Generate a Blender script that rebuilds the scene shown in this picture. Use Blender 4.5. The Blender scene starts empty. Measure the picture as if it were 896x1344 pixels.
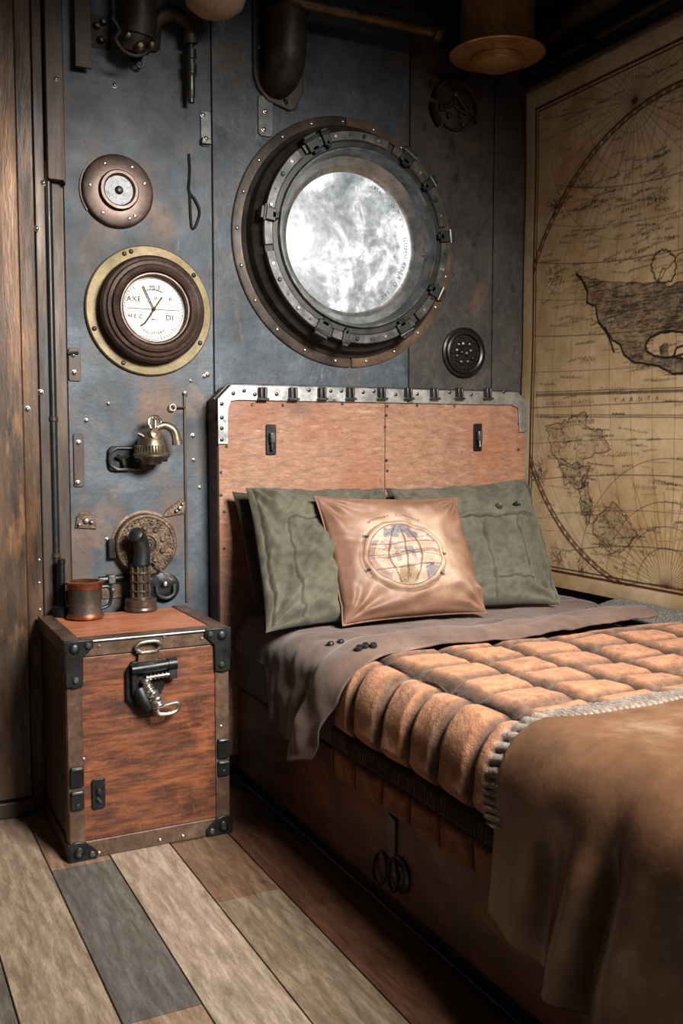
import bpy, bmesh, math, random
import numpy as np
from mathutils import Vector, Matrix, noise
random.seed(7); rng = np.random.default_rng(7)
scene = bpy.context.scene
COL = scene.collection
PI = math.pi

# ------------------------------------------------------------------ camera
FPX, IW, IH = 1280.0, 896, 1344
YAW = math.atan(646 / math.hypot(FPX, 97)); PITCH = math.atan(97 / FPX)
CAM = Vector((0, -3.0, 1.15))
FW = Vector((math.sin(YAW) * math.cos(PITCH), math.cos(YAW) * math.cos(PITCH), -math.sin(PITCH)))
RT = Vector((math.cos(YAW), -math.sin(YAW), 0)); UP = RT.cross(FW)
def ray(x, y): return FW * FPX + RT * (x - IW / 2) - UP * (y - IH / 2)
def at_y(x, y, Y): d = ray(x, y); return CAM + d * ((Y - CAM.y) / d.y)
def at_x(x, y, X): d = ray(x, y); return CAM + d * ((X - CAM.x) / d.x)
def at_z(x, y, Z): d = ray(x, y); return CAM + d * ((Z - CAM.z) / d.z)
cam = bpy.data.cameras.new('camera'); camo = bpy.data.objects.new('camera', cam); COL.objects.link(camo)
cam.sensor_fit = 'VERTICAL'; cam.sensor_height = 24; cam.lens = 24 * FPX / IH; cam.clip_start = .05
M3 = Matrix((RT, UP, -FW)).transposed()
camo.matrix_world = Matrix.Translation(CAM) @ M3.to_4x4()
scene.camera = camo

WY = 0.10      # face of the steel back wall
WX = 2.36      # right wall

# ------------------------------------------------------------------ colours / materials
def lin(h):
    if isinstance(h, str):
        h = h.lstrip('#'); v = [int(h[i:i + 2], 16) / 255 for i in (0, 2, 4)]
    else: v = [c / 255 for c in h]
    return tuple(c / 12.92 if c <= .04045 else ((c + .055) / 1.055) ** 2.4 for c in v)

def pm(name, cols, scale=(1, 1, 1), ns=4, detail=8, dist=0, rough=(.4, .6), metal=0, bump=None, patch=None, patches=None,
       attr=False, attr_mix=None, spec=.5, sheen=0, wave=None, coat=0, grain=.8):
    """procedural principled material: noise ramp + optional patches, in object coordinates"""
    m = bpy.data.materials.new(name); m.use_nodes = True
    nt = m.node_tree; N = nt.nodes; L = nt.links
    b = N['Principled BSDF']
    tc = N.new('ShaderNodeTexCoord'); mp = N.new('ShaderNodeMapping'); mp.inputs['Scale'].default_value = scale
    L.new(tc.outputs['Object'], mp.inputs[0])
    def nz(s, d=8, rgh=.6, src=mp, ds=0):
        n = N.new('ShaderNodeTexNoise'); n.inputs['Scale'].default_value = s; n.inputs['Detail'].default_value = d
        n.inputs['Roughness'].default_value = rgh; n.inputs['Distortion'].default_value = ds
        L.new(src.outputs[0] if src is not tc else tc.outputs['Object'], n.inputs['Vector']); return n
    def ramp(fac, stops):
        r = N.new('ShaderNodeValToRGB'); e = r.color_ramp.elements
        while len(e) < len(stops): e.new(.5)
        for k, (p, c) in enumerate(stops):
            e[k].position = p; e[k].color = (*c, 1)
        L.new(fac, r.inputs[0]); return r
    def mix(fac, a, c, mode='MIX'):
        x = N.new('ShaderNodeMix'); x.data_type = 'RGBA'; x.blend_type = mode
        if isinstance(fac, (int, float)): x.inputs[0].default_value = fac
        else: L.new(fac, x.inputs[0])
        for k, v in ((6, a), (7, c)):
            if isinstance(v, tuple): x.inputs[k].default_value = (*v, 1)
            else: L.new(v, x.inputs[k])
        return x.outputs[2]
    n1 = nz(ns * 2.0, detail, .68, ds=dist)
    stops = [(p, lin(c)) for p, c in cols]
    col = ramp(n1.outputs['Fac'], stops).outputs[0]
    gr = ramp(nz(ns * 14, 6, .7).outputs['Fac'], [(.32, (.62, .62, .62)), (.5, (.95, .95, .95)), (.68, (1.18, 1.18, 1.18))])
    col = mix(grain, col, gr.outputs[0], 'MULTIPLY')
    if attr:
        a = N.new('ShaderNodeAttribute'); a.attribute_name = 'Col'
        col = mix(1.0, a.outputs['Color'], col, 'MULTIPLY')
    for (s, lo, hi, c, *sc) in (patches or []):
        src = tc
        if sc:
            src = N.new('ShaderNodeMapping'); src.inputs['Scale'].default_value = sc[0]
            L.new(tc.outputs['Object'], src.inputs[0])
        pn = nz(s * 1.6, 10, .7, src)
        r = ramp(pn.outputs['Fac'], [(lo, (0, 0, 0)), (hi, (1, 1, 1))])
        col = mix(r.outputs[0], col, lin(c))
    if wave:
        w = N.new('ShaderNodeTexWave'); w.inputs['Scale'].default_value = wave[0]; w.inputs['Distortion'].default_value = wave[1]
        w.bands_direction = wave[3]; w.inputs['Detail'].default_value = 3
        L.new(mp.outputs[0], w.inputs[0])
        r = ramp(w.outputs['Fac'], [(0, (1 - wave[2],) * 3), (1, (1, 1, 1))])
        col = mix(1.0, col, r.outputs[0], 'MULTIPLY')
    L.new(col, b.inputs['Base Color'])
    rr = N.new('ShaderNodeMapRange'); rr.inputs[3].default_value = rough[0]; rr.inputs[4].default_value = rough[1]
    rr.inputs[1].default_value = .3; rr.inputs[2].default_value = .7
    L.new(nz(ns * 1.7, 6).outputs['Fac'], rr.inputs[0]); L.new(rr.outputs[0], b.inputs['Roughness'])
    b.inputs['Metallic'].default_value = metal; b.inputs['Specular IOR Level'].default_value = spec
    if sheen: b.inputs['Sheen Weight'].default_value = sheen; b.inputs['Sheen Roughness'].default_value = .5
    if coat: b.inputs['Coat Weight'].default_value = coat; b.inputs['Coat Roughness'].default_value = .25
    if bump:
        prev = None
        for (s, st, d, *sc) in bump:
            src = mp
            if sc:
                src = N.new('ShaderNodeMapping'); src.inputs['Scale'].default_value = sc[0]; L.new(tc.outputs['Object'], src.inputs[0])
            bn = N.new('ShaderNodeBump'); bn.inputs['Strength'].default_value = st; bn.inputs['Distance'].default_value = d
            L.new(nz(s, 6, .6, src).outputs['Fac'], bn.inputs['Height'])
            if prev: L.new(prev.outputs[0], bn.inputs['Normal'])
            prev = bn
        L.new(prev.outputs[0], b.inputs['Normal'])
    return m

steel_b = [(6, .6, .004), (60, .25, .0015)]
M = {}
M['steel'] = pm('blue_grey_steel', [(.28, '#262b31'), (.5, '#3d454c'), (.72, '#565f66')], ns=2.0, rough=(.42, .62), metal=.2, bump=[(9, .5, .008), (70, .3, .002)],
                patches=[(1.4, .56, .70, '#54453a'), (2.5, .58, .68, '#6a5848', (1.6, 1, .35)), (11, .62, .70, '#70767a', (1, 1, .3)), (3.5, .58, .70, '#1b1f22'), (16, .64, .70, '#15181a')])
M['steel_left'] = pm('rust_streaked_steel', [(.28, '#2a3036'), (.5, '#40484f'), (.72, '#565e65')], ns=1.8, rough=(.42, .62), metal=.2, bump=[(9, .45, .006), (70, .3, .002)],
                patches=[(2.2, .53, .66, '#584538', (1.5, 1, .5)), (1.8, .56, .68, '#715a48'), (9, .62, .70, '#6d7275', (1, 1, .25)), (4, .60, .74, '#1c2023'), (16, .65, .71, '#171a1c')])
M['steel_rust'] = pm('brown_corroded_steel', [(.28, '#25221f'), (.5, '#393531'), (.72, '#4d463f')], ns=3, rough=(.5, .75), metal=.15, bump=[(7, .8, .014), (45, .4, .003)],
                patches=[(2.0, .53, .68, '#3a4045'), (3, .57, .70, '#5b4433'), (7, .58, .68, '#171513')])
M['backing'] = pm('black_gap', [(.3, '#0b0b0b'), (.7, '#171513')], rough=(.8, .9))
M['copperboard'] = pm('tarnished_copper_board', [(.25, '#2e231a'), (.45, '#4b3a2c'), (.58, '#664a33'), (.75, '#7c5c3e')], scale=(4, 4, .55), ns=1.8, rough=(.26, .55), metal=.4, bump=[(5, .4, .004), (40, .3, .002)],
                patches=[(1.6, .52, .66, '#25211d', (3, 3, .6)), (2.2, .60, .72, '#86613f', (3, 3, .7)), (6, .62, .72, '#54544f', (2, 2, .5))])
M['copperdark'] = pm('dark_bronze_trim', [(.28, '#2b2521'), (.5, '#433830'), (.72, '#574a3e')], scale=(4, 4, .5), ns=3, rough=(.35, .6), metal=.4, bump=[(8, .3, .003)],
                patches=[(2.5, .56, .70, '#40464a', (3, 3, .5)), (3, .60, .72, '#6e4c34', (3, 3, .6))])
M['ceiling'] = pm('dark_ceiling', [(.3, '#1d1a18'), (.7, '#2b2622')], ns=2, rough=(.6, .8))
M['wallplaster'] = pm('dark_brown_wall', [(.3, '#2a241f'), (.7, '#3a322b')], ns=3, rough=(.6, .85), bump=[(10, .3, .004)])
M['iron'] = pm('black_iron', [(.3, '#1c1d1e'), (.7, '#333536')], ns=12, rough=(.3, .5), metal=.75, bump=[(40, .2, .001)])
M['ironsat'] = pm('dark_steel_fitting', [(.3, '#3a3b3b'), (.55, '#5c5d5c'), (.75, '#7b7a76')], ns=10, rough=(.28, .5), metal=.85, bump=[(30, .25, .0015)], patches=[(5, .58, .7, '#5a4634')])
M['steelband'] = pm('grey_steel_band', [(.3, '#8a8b8b'), (.55, '#b0b0ae'), (.75, '#c9c6bf')], ns=9, rough=(.25, .45), metal=.85, bump=[(25, .2, .001)], patches=[(6, .6, .7, '#7d5f49'), (9, .62, .7, '#3c3d3e')])
M['bolt'] = pm('bright_bolt_steel', [(.3, '#b9b3a6'), (.7, '#dcd8cf')], ns=20, rough=(.2, .35), metal=.9)
M['boltdull'] = pm('worn_screw_steel', [(.3, '#77706a'), (.7, '#a8a199')], ns=20, rough=(.25, .4), metal=.9)
M['chrome'] = pm('worn_nickel', [(.3, '#a89f92'), (.6, '#d3cbbf'), (.75, '#e3ddd4')], ns=8, rough=(.14, .32), metal=.95)
M['brass'] = pm('dull_brass', [(.3, '#5a4e36'), (.55, '#786a49'), (.75, '#8a7b58')], ns=5, rough=(.4, .6), metal=.4, bump=[(50, .15, .0008)], patches=[(3, .58, .74, '#4c4230')])
M['bronze'] = pm('brown_bronze', [(.3, '#382d28'), (.55, '#524139'), (.75, '#6a574d')], ns=6, rough=(.25, .42), metal=.55, bump=[(40, .2, .001)])
M['bronzedark'] = pm('dark_bronze', [(.3, '#332d29'), (.55, '#4c423b'), (.75, '#6a5848')], ns=5, rough=(.35, .55), metal=.5, bump=[(40, .25, .0015)], patches=[(3, .56, .7, '#6e5039')])
M['antique'] = pm('antique_brass_grey', [(.3, '#5b5145'), (.55, '#8a7d6c'), (.75, '#a99d8a')], ns=8, rough=(.25, .45), metal=.85, bump=[(60, .15, .0008)])
M['rustplate'] = pm('rusty_embossed_brass', [(.3, '#332a24'), (.5, '#574738'), (.7, '#7e6a57')], ns=14, rough=(.35, .6), metal=.5, bump=[(45, .9, .005)])
M['copper'] = pm('polished_copper', [(.3, '#7a4630'), (.6, '#9c5f42'), (.75, '#b37a58')], ns=7, rough=(.22, .38), metal=.8)
M['pipecopper'] = pm('aged_copper_pipe', [(.3, '#40342b'), (.55, '#63503f'), (.75, '#7d6853')], ns=6, rough=(.3, .5), metal=.7)
M['pipedark'] = pm('dark_pipe', [(.3, '#24201d'), (.55, '#3a332e'), (.75, '#4e443c')], ns=7, rough=(.4, .6), metal=.4, bump=[(30, .3, .002)], patches=[(3, .6, .75, '#573b2b')])
M['lampbrass'] = pm('smoked_brass_hood', [(.3, '#8f6a45'), (.55, '#b98d5a'), (.75, '#cfa870')], ns=4, rough=(.3, .45), metal=.45, bump=[(30, .15, .001)], patches=[(5, .58, .74, '#5a3c26')])
M['shell'] = pm('parchment_shade', [(.3, '#8f7a68'), (.7, '#a8937f')], ns=6, rough=(.6, .8))
M['black'] = pm('black_rubber', [(.3, '#101112'), (.7, '#1e2021')], ns=15, rough=(.3, .45), spec=.6)
M['blackgloss'] = pm('black_cast_metal', [(.3, '#1b1b1b'), (.7, '#2b2b2b')], ns=25, rough=(.22, .4), metal=.5, bump=[(60, .3, .0015)])
M['trunkwood'] = pm('orange_brown_trunk_board', [(.28, '#2b150b'), (.44, '#4a2716'), (.56, '#6c3d23'), (.75, '#855231')], scale=(1.6, 1.6, 12), ns=2.0, rough=(.38, .62), bump=[(14, .25, .0015), (60, .2, .001)],
                patches=[(1.8, .50, .62, '#25130b', (1, 1, 3)), (2.6, .54, .66, '#82492a', (1, 1, 2)), (3, .56, .66, '#2a160c', (1.5, 1, 22)), (5, .58, .70, '#7e4e30', (20, 1, 3))])
M['trunkside'] = pm('dark_trunk_side', [(.3, '#2e1e15'), (.7, '#4a3122')], scale=(1, 1, 4), ns=3, rough=(.5, .7), bump=[(20, .25, .0015)])
M['trunktop'] = pm('reddish_trunk_top', [(.3, '#8d5238'), (.55, '#a86a4c'), (.75, '#b87c5e')], scale=(1, 4, 1), ns=4, rough=(.3, .5), bump=[(40, .15, .001)])
M['trunkedge'] = pm('worn_metal_edge', [(.3, '#3d2f26'), (.5, '#5a4537'), (.75, '#7a6453')], ns=7, rough=(.35, .55), metal=.45, bump=[(30, .3, .0015)], patches=[(4, .57, .72, '#6e4228'), (6, .63, .75, '#45484a')])
M['headwood'] = pm('tan_leathered_board', [(.28, '#664636'), (.44, '#805b45'), (.58, '#926a52'), (.75, '#a17c65')], scale=(2, 1, 6), ns=5, rough=(.4, .65), bump=[(16, .5, .0025), (80, .55, .002)],
                patches=[(1.3, .54, .68, '#5a3f30', (1, 1, 1.6)), (.9, .53, .70, '#83482a'), (14, .65, .70, '#33261e'), (5, .60, .70, '#a98c77', (1.5, 1, 9)), (30, .66, .72, '#4a3528')])
M['headside'] = pm('dark_red_brown_edge', [(.3, '#38221a'), (.7, '#56362a')], scale=(1, 1, 8), ns=4, rough=(.4, .6), bump=[(30, .4, .002)])
M['bedwood'] = pm('dark_red_bed_board', [(.25, '#2c170d'), (.45, '#4e2a18'), (.62, '#693a24'), (.78, '#7b4a30')], scale=(1, 1.2, 4), ns=2.2, rough=(.4, .65), bump=[(14, .3, .002)],
                patches=[(2, .52, .70, '#20130d', (1, 1, 2))])
M['olive'] = pm('olive_linen', [(.3, '#b4b4b4'), (.7, '#e6e6e6')], ns=3, rough=(.8, .95), attr=True, sheen=.12, bump=[(9, .35, .008), (220, .3, .0012)], spec=.15, grain=.45)
M['brownsheet'] = pm('brown_cotton', [(.3, '#45352c'), (.55, '#5f4b41'), (.75, '#715e54')], ns=2.4, rough=(.7, .9), sheen=.15, bump=[(6, .3, .01), (180, .15, .001)], spec=.2, grain=.5)
M['tanleather'] = pm('tan_leather', [(.3, '#c8c8c8'), (.7, '#ffffff')], ns=3, rough=(.54, .7), attr=True, bump=[(8, .25, .008), (120, .12, .0008)], spec=.45, grain=.35)
M['coverleather'] = pm('brown_leather_cover', [(.28, '#432e1f'), (.5, '#694a34'), (.72, '#896c54')], ns=1.6, rough=(.32, .5), bump=[(5, .4, .014), (90, .25, .0015)], spec=.55, patches=[(2, .56, .75, '#8c7663')], grain=.5)
M['quilt'] = pm('fleece_quilt', [(.3, '#b4b4b4'), (.7, '#ffffff')], ns=20, rough=(.9, 1), attr=True, sheen=.08, bump=[(60, .6, .006), (260, .5, .003)], spec=.05)
M['map'] = pm('aged_map_paper', [(.3, '#d2ccc2'), (.7, '#ffffff')], ns=3, rough=(.6, .8), attr=True, bump=[(3, .2, .01), (120, .12, .0008)], spec=.25, grain=.3)
M['ink'] = pm('brown_black_ink', [(.3, '#2c2018'), (.7, '#443226')], rough=(.7, .8))
M['floor'] = pm('wood_floor', [(.28, '#8f8880'), (.5, '#c8c4be'), (.72, '#ffffff')], scale=(7, 1.0, 1), ns=3.6, dist=.35, rough=(.34, .58), attr=True, bump=[(10, .3, .002), (60, .25, .0008)], patches=None)
M['dial'] = pm('white_dial', [(.3, '#cfcac2'), (.7, '#efece6')], ns=7, rough=(.4, .6), patches=[(5, .62, .8, '#c4a894')])
M['dialgrey'] = pm('mottled_grey_dial', [(.35, '#8f979c'), (.5, '#c9cfd3'), (.65, '#e3e7e9')], ns=24, rough=(.4, .6))
M['flangerust'] = pm('rust_tan_flange', [(.3, '#4a3d32'), (.55, '#6b5643'), (.75, '#84694e')], ns=6, rough=(.45, .65), metal=.35, bump=[(40, .3, .0015)], patches=[(3, .58, .7, '#3a342f')])
M['tanpipe'] = pm('tan_piping', [(.3, '#5f4030'), (.7, '#83604a')], ns=8, rough=(.5, .6))
M['weave'] = pm('charcoal_woven_wool', [(.35, '#2e2d2a'), (.65, '#75716a')], scale=(1, 1, 1), ns=90, detail=2, rough=(.9, 1), bump=[(120, .8, .004)])
M['wood_dark'] = pm('dark_batten', [(.3, '#4c4340'), (.7, '#6b605b')], scale=(4, .5, 4), ns=6, rough=(.4, .6))

def glass_mat():
    m = bpy.data.materials.new('dirty_daylight_glass'); m.use_nodes = True
    nt = m.node_tree; N = nt.nodes; L = nt.links
    b = N['Principled BSDF']; b.inputs['Base Color'].default_value = (.05, .05, .055, 1); b.inputs['Roughness'].default_value = .32
    tc = N.new('ShaderNodeTexCoord')
    def nz(s, d, r, ds=0):
        n = N.new('ShaderNodeTexNoise'); n.inputs['Scale'].default_value = s; n.inputs['Detail'].default_value = d; n.inputs['Roughness'].default_value = r
        n.inputs['Distortion'].default_value = ds; L.new(tc.outputs['Object'], n.inputs[0]); return n
    r1 = N.new('ShaderNodeValToRGB'); e = r1.color_ramp.elements
    e[0].position = .36; e[0].color = (.26, .28, .285, 1); e[1].position = .62; e[1].color = (1.5, 1.53, 1.55, 1)
    k = e.new(.49); k.color = (.56, .58, .59, 1)
    L.new(nz(6.5, 9, .68, .6).outputs['Fac'], r1.inputs[0])
    r2 = N.new('ShaderNodeValToRGB'); e = r2.color_ramp.elements
    e[0].position = .3; e[0].color = (.55, .55, .55, 1); e[1].position = .7; e[1].color = (1.15, 1.15, 1.15, 1)
    L.new(nz(40, 5, .6).outputs['Fac'], r2.inputs[0])
    mx = N.new('ShaderNodeMix'); mx.data_type = 'RGBA'; mx.blend_type = 'MULTIPLY'; mx.inputs[0].default_value = 1
    L.new(r1.outputs[0], mx.inputs[6]); L.new(r2.outputs[0], mx.inputs[7])
    L.new(mx.outputs[2], b.inputs['Emission Color']); b.inputs['Emission Strength'].default_value = 1.0
    return m
M['pane'] = glass_mat()

# ------------------------------------------------------------------ mesh builder
ORG = {}
def frame_of(axis):
    a = Vector(axis).normalized(); r = Vector((0, 0, 1)) if abs(a.z) < .9 else Vector((1, 0, 0))
    u = r.cross(a).normalized(); return u, a.cross(u), a
class MB:
    def __init__(s): s.v = []; s.f = []; s.c = None
    def add(s, vs, fs):
        o = len(s.v); s.v += [tuple(p) for p in vs]; s.f += [tuple(i + o for i in f) for f in fs]; return s
    def box(s, x0, x1, y0, y1, z0, z1):
        vs = [(x, y, z) for x in (x0, x1) for y in (y0, y1) for z in (z0, z1)]
        return s.add(vs, [(0, 1, 3, 2), (4, 6, 7, 5), (0, 4, 5, 1), (2, 3, 7, 6), (0, 2, 6, 4), (1, 5, 7, 3)])
    def obox(s, c, ex, ey, ez):
        """oriented box: centre and half-extent vectors"""
        c, ex, ey, ez = map(Vector, (c, ex, ey, ez))
        vs = [c + a * ex + b * ey + d * ez for a in (-1, 1) for b in (-1, 1) for d in (-1, 1)]
        return s.add(vs, [(0, 1, 3, 2), (4, 6, 7, 5), (0, 4, 5, 1), (2, 3, 7, 6), (0, 2, 6, 4), (1, 5, 7, 3)])
    def lathe(s, c, axis, prof, n=48, a0=0, a1=2 * PI):
        """profile of (radius, height along axis)"""
        u, w, a = frame_of(axis); c = Vector(c); full = abs(a1 - a0 - 2 * PI) < 1e-6
        k = n if full else n + 1; vs = []; fs = []
        for (r, h) in prof:
            for i in range(k):
                t = a0 + (a1 - a0) * i / n
                vs.append(c + a * h + (u * math.cos(t) + w * math.sin(t)) * r)
        for j in range(len(prof) - 1):
            for i in range(n):
                i2 = (i + 1) % k
                fs.append((j * k + i, j * k + i2, (j + 1) * k + i2, (j + 1) * k + i))
        if full:
            if prof[0][0] > 1e-6: fs.append(tuple(range(k))[::-1])
            if prof[-1][0] > 1e-6: fs.append(tuple((len(prof) - 1) * k + i for i in range(k)))
        else:
            for i in (0, k - 1):
                fs.append(tuple(j * k + i for j in range(len(prof))))
        return s.add(vs, fs)
    def ring(s, c, axis, prof, n=64, a0=0, a1=2 * PI):
        """closed profile (a tube section) swept round the axis"""
        u, w, a = frame_of(axis); c = Vector(c); full = abs(a1 - a0 - 2 * PI) < 1e-6
        k = n if full else n + 1; m = len(prof); vs = []; fs = []
        for (r, h) in prof:
            for i in range(k):
                t = a0 + (a1 - a0) * i / n
                vs.append(c + a * h + (u * math.cos(t) + w * math.sin(t)) * r)
        for j in range(m):
            j2 = (j + 1) % m
            for i in range(n):
                i2 = (i + 1) % k
                fs.append((j * k + i, j * k + i2, j2 * k + i2, j2 * k + i))
        if not full:
            fs.append(tuple(j * k for j in range(m))); fs.append(tuple(j * k + k - 1 for j in range(m))[::-1])
        return s.add(vs, fs)
    def tube(s, pts, r, n=12, closed=False):
        pts = [Vector(p) for p in pts]; m = len(pts); rs = r if isinstance(r, (list, tuple)) else [r] * m
        vs = []; fs = []; u = None
        for i, p in enumerate(pts):
            if closed: t = pts[(i + 1) % m] - pts[i - 1]
            else: t = pts[min(i + 1, m - 1)] - pts[max(i - 1, 0)]
            t.normalize()
            if u is None: u = frame_of(t)[0]
            u = (u - t * u.dot(t)).normalized(); w = t.cross(u)
            for k in range(n):
                a = 2 * PI * k / n; vs.append(p + (u * math.cos(a) + w * math.sin(a)) * rs[i])
        for i in range(m if closed else m - 1):
            i2 = (i + 1) % m
            for k in range(n):
                fs.append((i * n + k, i * n + (k + 1) % n, i2 * n + (k + 1) % n, i2 * n + k))
        if not closed: fs.append(tuple(range(n))[::-1]); fs.append(tuple((m - 1) * n + k for k in range(n)))
        return s.add(vs, fs)
    def prism(s, poly, o, ex, ey, d):
        """polygon in the plane o+ex*u+ey*v pushed along the vector d"""
        o, ex, ey, d = map(Vector, (o, ex, ey, d)); n = len(poly)
        vs = [o + ex * a + ey * b for a, b in poly] + [o + ex * a + ey * b + d for a, b in poly]
        fs = [tuple(range(n)), tuple(range(n, 2 * n))[::-1]] + [(i, n + i, n + (i + 1) % n, (i + 1) % n) for i in range(n)]
        return s.add(vs, fs)
    def dome(s, c, axis, r, h, n=12):
        return s.lathe(c, axis, [(r * math.cos(t * PI / 8), h * math.sin(t * PI / 8)) for t in range(5)], n)
    def grid(s, fn, us, vs_):
        nu, nv = len(us), len(vs_); P = [fn(a, b) for b in vs_ for a in us]
        return s.add(P, [(j * nu + i, j * nu + i + 1, (j + 1) * nu + i + 1, (j + 1) * nu + i) for j in range(nv - 1) for i in range(nu - 1)])
    def build(s, name, mat, parent=None, smooth=35, bevel=0, seg=2, solid=0, sub=0, weld=False, cols=None):
        o = ORG.get(parent.name, Vector()) if parent else Vector()
        me = bpy.data.meshes.new(name); me.from_pydata([(p[0] - o.x, p[1] - o.y, p[2] - o.z) for p in s.v], [], s.f)
        if cols is not None:
            ca = me.color_attributes.new('Col', 'FLOAT_COLOR', 'POINT')
            a = np.ones((len(s.v), 4), np.float32); a[:, :3] = cols; ca.data.foreach_set('color', a.ravel())
        bm = bmesh.new(); bm.from_mesh(me)
        if weld: bmesh.ops.remove_doubles(bm, verts=bm.verts, dist=weld)
        bmesh.ops.recalc_face_normals(bm, faces=bm.faces); bm.to_mesh(me); bm.free()
        if smooth:
            me.polygons.foreach_set('use_smooth', [True] * len(me.polygons)); me.set_sharp_from_angle(angle=math.radians(smooth))
        me.materials.append(mat)
        ob = bpy.data.objects.new(name, me); COL.objects.link(ob)
        if parent: ob.parent = parent; ORG[ob.name] = o
        if solid:
            q = ob.modifiers.new('solid', 'SOLIDIFY'); q.thickness = solid; q.offset = 0
        if bevel:
            q = ob.modifiers.new('bevel', 'BEVEL'); q.width = bevel; q.segments = seg; q.limit_method = 'ANGLE'; q.angle_limit = math.radians(40)
        if sub:
            q = ob.modifiers.new('sub', 'SUBSURF'); q.levels = sub; q.render_levels = sub
        return ob
def tag(o, label=None, cat=None, group=None, kind=None):
    if label: o['label'] = label
    if cat: o['category'] = cat
    if group: o['group'] = group
    if kind: o['kind'] = kind
    return o
def thing(name, loc, label, cat, group=None):
    o = bpy.data.objects.new(name, None); COL.objects.link(o); o.location = loc; o.empty_display_size = .05
    ORG[o.name] = Vector(loc); return tag(o, label, cat, group)
def struct(o, label=None): return tag(o, label, kind='structure')
NY = (0, -1, 0)
def smooth01(x): x = min(1, max(0, x)); return x * x * (3 - 2 * x)
def arc(c, r, a0, a1, n, e1, e2):
    c, e1, e2 = Vector(c), Vector(e1), Vector(e2)
    return [c + e1 * (r * math.cos(a0 + (a1 - a0) * i / n)) + e2 * (r * math.sin(a0 + (a1 - a0) * i / n)) for i in range(n + 1)]
def bez(pts, n=16):
    """smooth path through points (Catmull-Rom)"""
    P = [Vector(p) for p in pts]; P = [P[0] * 2 - P[1]] + P + [P[-1] * 2 - P[-2]]; out = []
    for i in range(1, len(P) - 2):
        a, b, c, d = P[i - 1:i + 3]
        for k in range(n):
            t = k / n
            out.append(.5 * ((2 * b) + (c - a) * t + (2 * a - 5 * b + 4 * c - d) * t * t + (3 * b - a - 3 * c + d) * t ** 3))
    out.append(P[-2]); return out
def rounded(w, h, r, n=5):
    out = []
    for cx, cy, a in ((w - r, h - r, 0), (-w + r, h - r, PI / 2), (-w + r, -h + r, PI), (w - r, -h + r, 1.5 * PI)):
        for i in range(n + 1):
            t = a + PI / 2 * i / n; out.append((cx + r * math.cos(t), cy + r * math.sin(t)))
    return out

_glyph = {}
def glyph(ch):
    """outline mesh of one character, from the built-in font: verts, faces, advance"""
    if ch not in _glyph:
        cu = bpy.data.curves.new('glyph', 'FONT'); cu.body = ch; cu.size = 1; cu.resolution_u = 2
        ob = bpy.data.objects.new('glyph', cu); COL.objects.link(ob); bpy.context.view_layer.update()
        me = bpy.data.meshes.new_from_object(ob.evaluated_get(bpy.context.evaluated_depsgraph_get()))
        vs = [tuple(v.co[:2]) for v in me.vertices]; fs = [tuple(p.vertices) for p in me.polygons]
        adv = (max([v[0] for v in vs]) + .09) if vs else .32
        bpy.data.objects.remove(ob); bpy.data.curves.remove(cu); bpy.data.meshes.remove(me)
        _glyph[ch] = (vs, fs, adv)
    return _glyph[ch]
def letters(mb, text, size, place, gap=0):
    """place(x, y, k) maps flat text coordinates to a point"""
    total = sum(glyph(c)[2] * size + gap for c in text); x = -total / 2
    for c in text:
        vs, fs, adv = glyph(c)
        if vs: mb.add([place(x + v[0] * size, v[1] * size, x + adv * size / 2) for v in vs], fs)
        x += adv * size + gap

# ================================================================== ROOM
# ---- floor: planks run towards the back wall, one colour per plank
xs = [-1.4]
while xs[-1] < .0: xs.append(xs[-1] + .166)
xs = [-1.40, -1.236, -1.07, -.904, -.738, -.572, -.406, -.24, -.074, .092, .26, .441, .604, .776, .948, 1.122, 1.29, 1.46, 1.63, 1.8, 1.97, 2.14, 2.36]
PL = {'tan': '#a8917d', 'pale': '#b5a594', 'grey': '#77736f', 'brown': '#7b5a46', 'red': '#6f4833', 'olive': '#8f806b', 'dark': '#524136'}
spec_pl = {9: [(-9, '#77736e')], 10: [(-9, '#ab9885')], 11: [(-9, '#a88f79'), (-1.17, '#6d6965'), (-.40, '#9a7d68')],
           12: [(-9, '#b3a18f'), (-.1, '#8d7561')], 13: [(-9, '#8f7f6b'), (-.77, '#806650'), (-.38, '#634632')], 14: [(-9, '#6b4936'), (-.9, '#61402f')]}
mb = MB(); cols = []
keys = list(PL)
for i in range(len(xs) - 1):
    segs = spec_pl.get(i)
    if not segs:
        segs = [(-9, PL[random.choice(keys)])]; y = -4 + random.random()
        while y < .1: segs.append((y, PL[random.choice(keys)])); y += random.uniform(.8, 1.5)
    for k, (y0, c) in enumerate(segs):
        y1 = segs[k + 1][0] if k + 1 < len(segs) else .12
        y0 = max(y0, -4.2)
        g = .0022
        b0 = len(mb.v)
        mb.add([(xs[i] + g, y0 + g * .6, 0), (xs[i + 1] - g, y0 + g * .6, 0), (xs[i + 1] - g, y1 - g * .6, 0), (xs[i] + g, y1 - g * .6, 0),
                (xs[i] + g * .2, y0, -.012), (xs[i + 1] - g * .2, y0, -.012), (xs[i + 1] - g * .2, y1, -.012), (xs[i] + g * .2, y1, -.012)],
               [(0, 1, 2, 3), (0, 4, 5, 1), (1, 5, 6, 2), (2, 6, 7, 3), (3, 7, 4, 0)])
        cols += [lin(c)] * 8
mb.add([(-1.4, -4.2, -.012), (WX, -4.2, -.012), (WX, .12, -.012), (-1.4, .12, -.012)], [(0, 1, 2, 3)]); cols += [lin('#120d0a')] * 4
struct(mb.build('floor', M['floor'], smooth=0, cols=np.array(cols)), 'mixed tan, grey and red brown plank floor')
struct(MB().box(-1.4, WX + .1, -4.2, .2, 2.66, 2.72).build('ceiling', M['ceiling'], smooth=0), 'dark ceiling')
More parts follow.
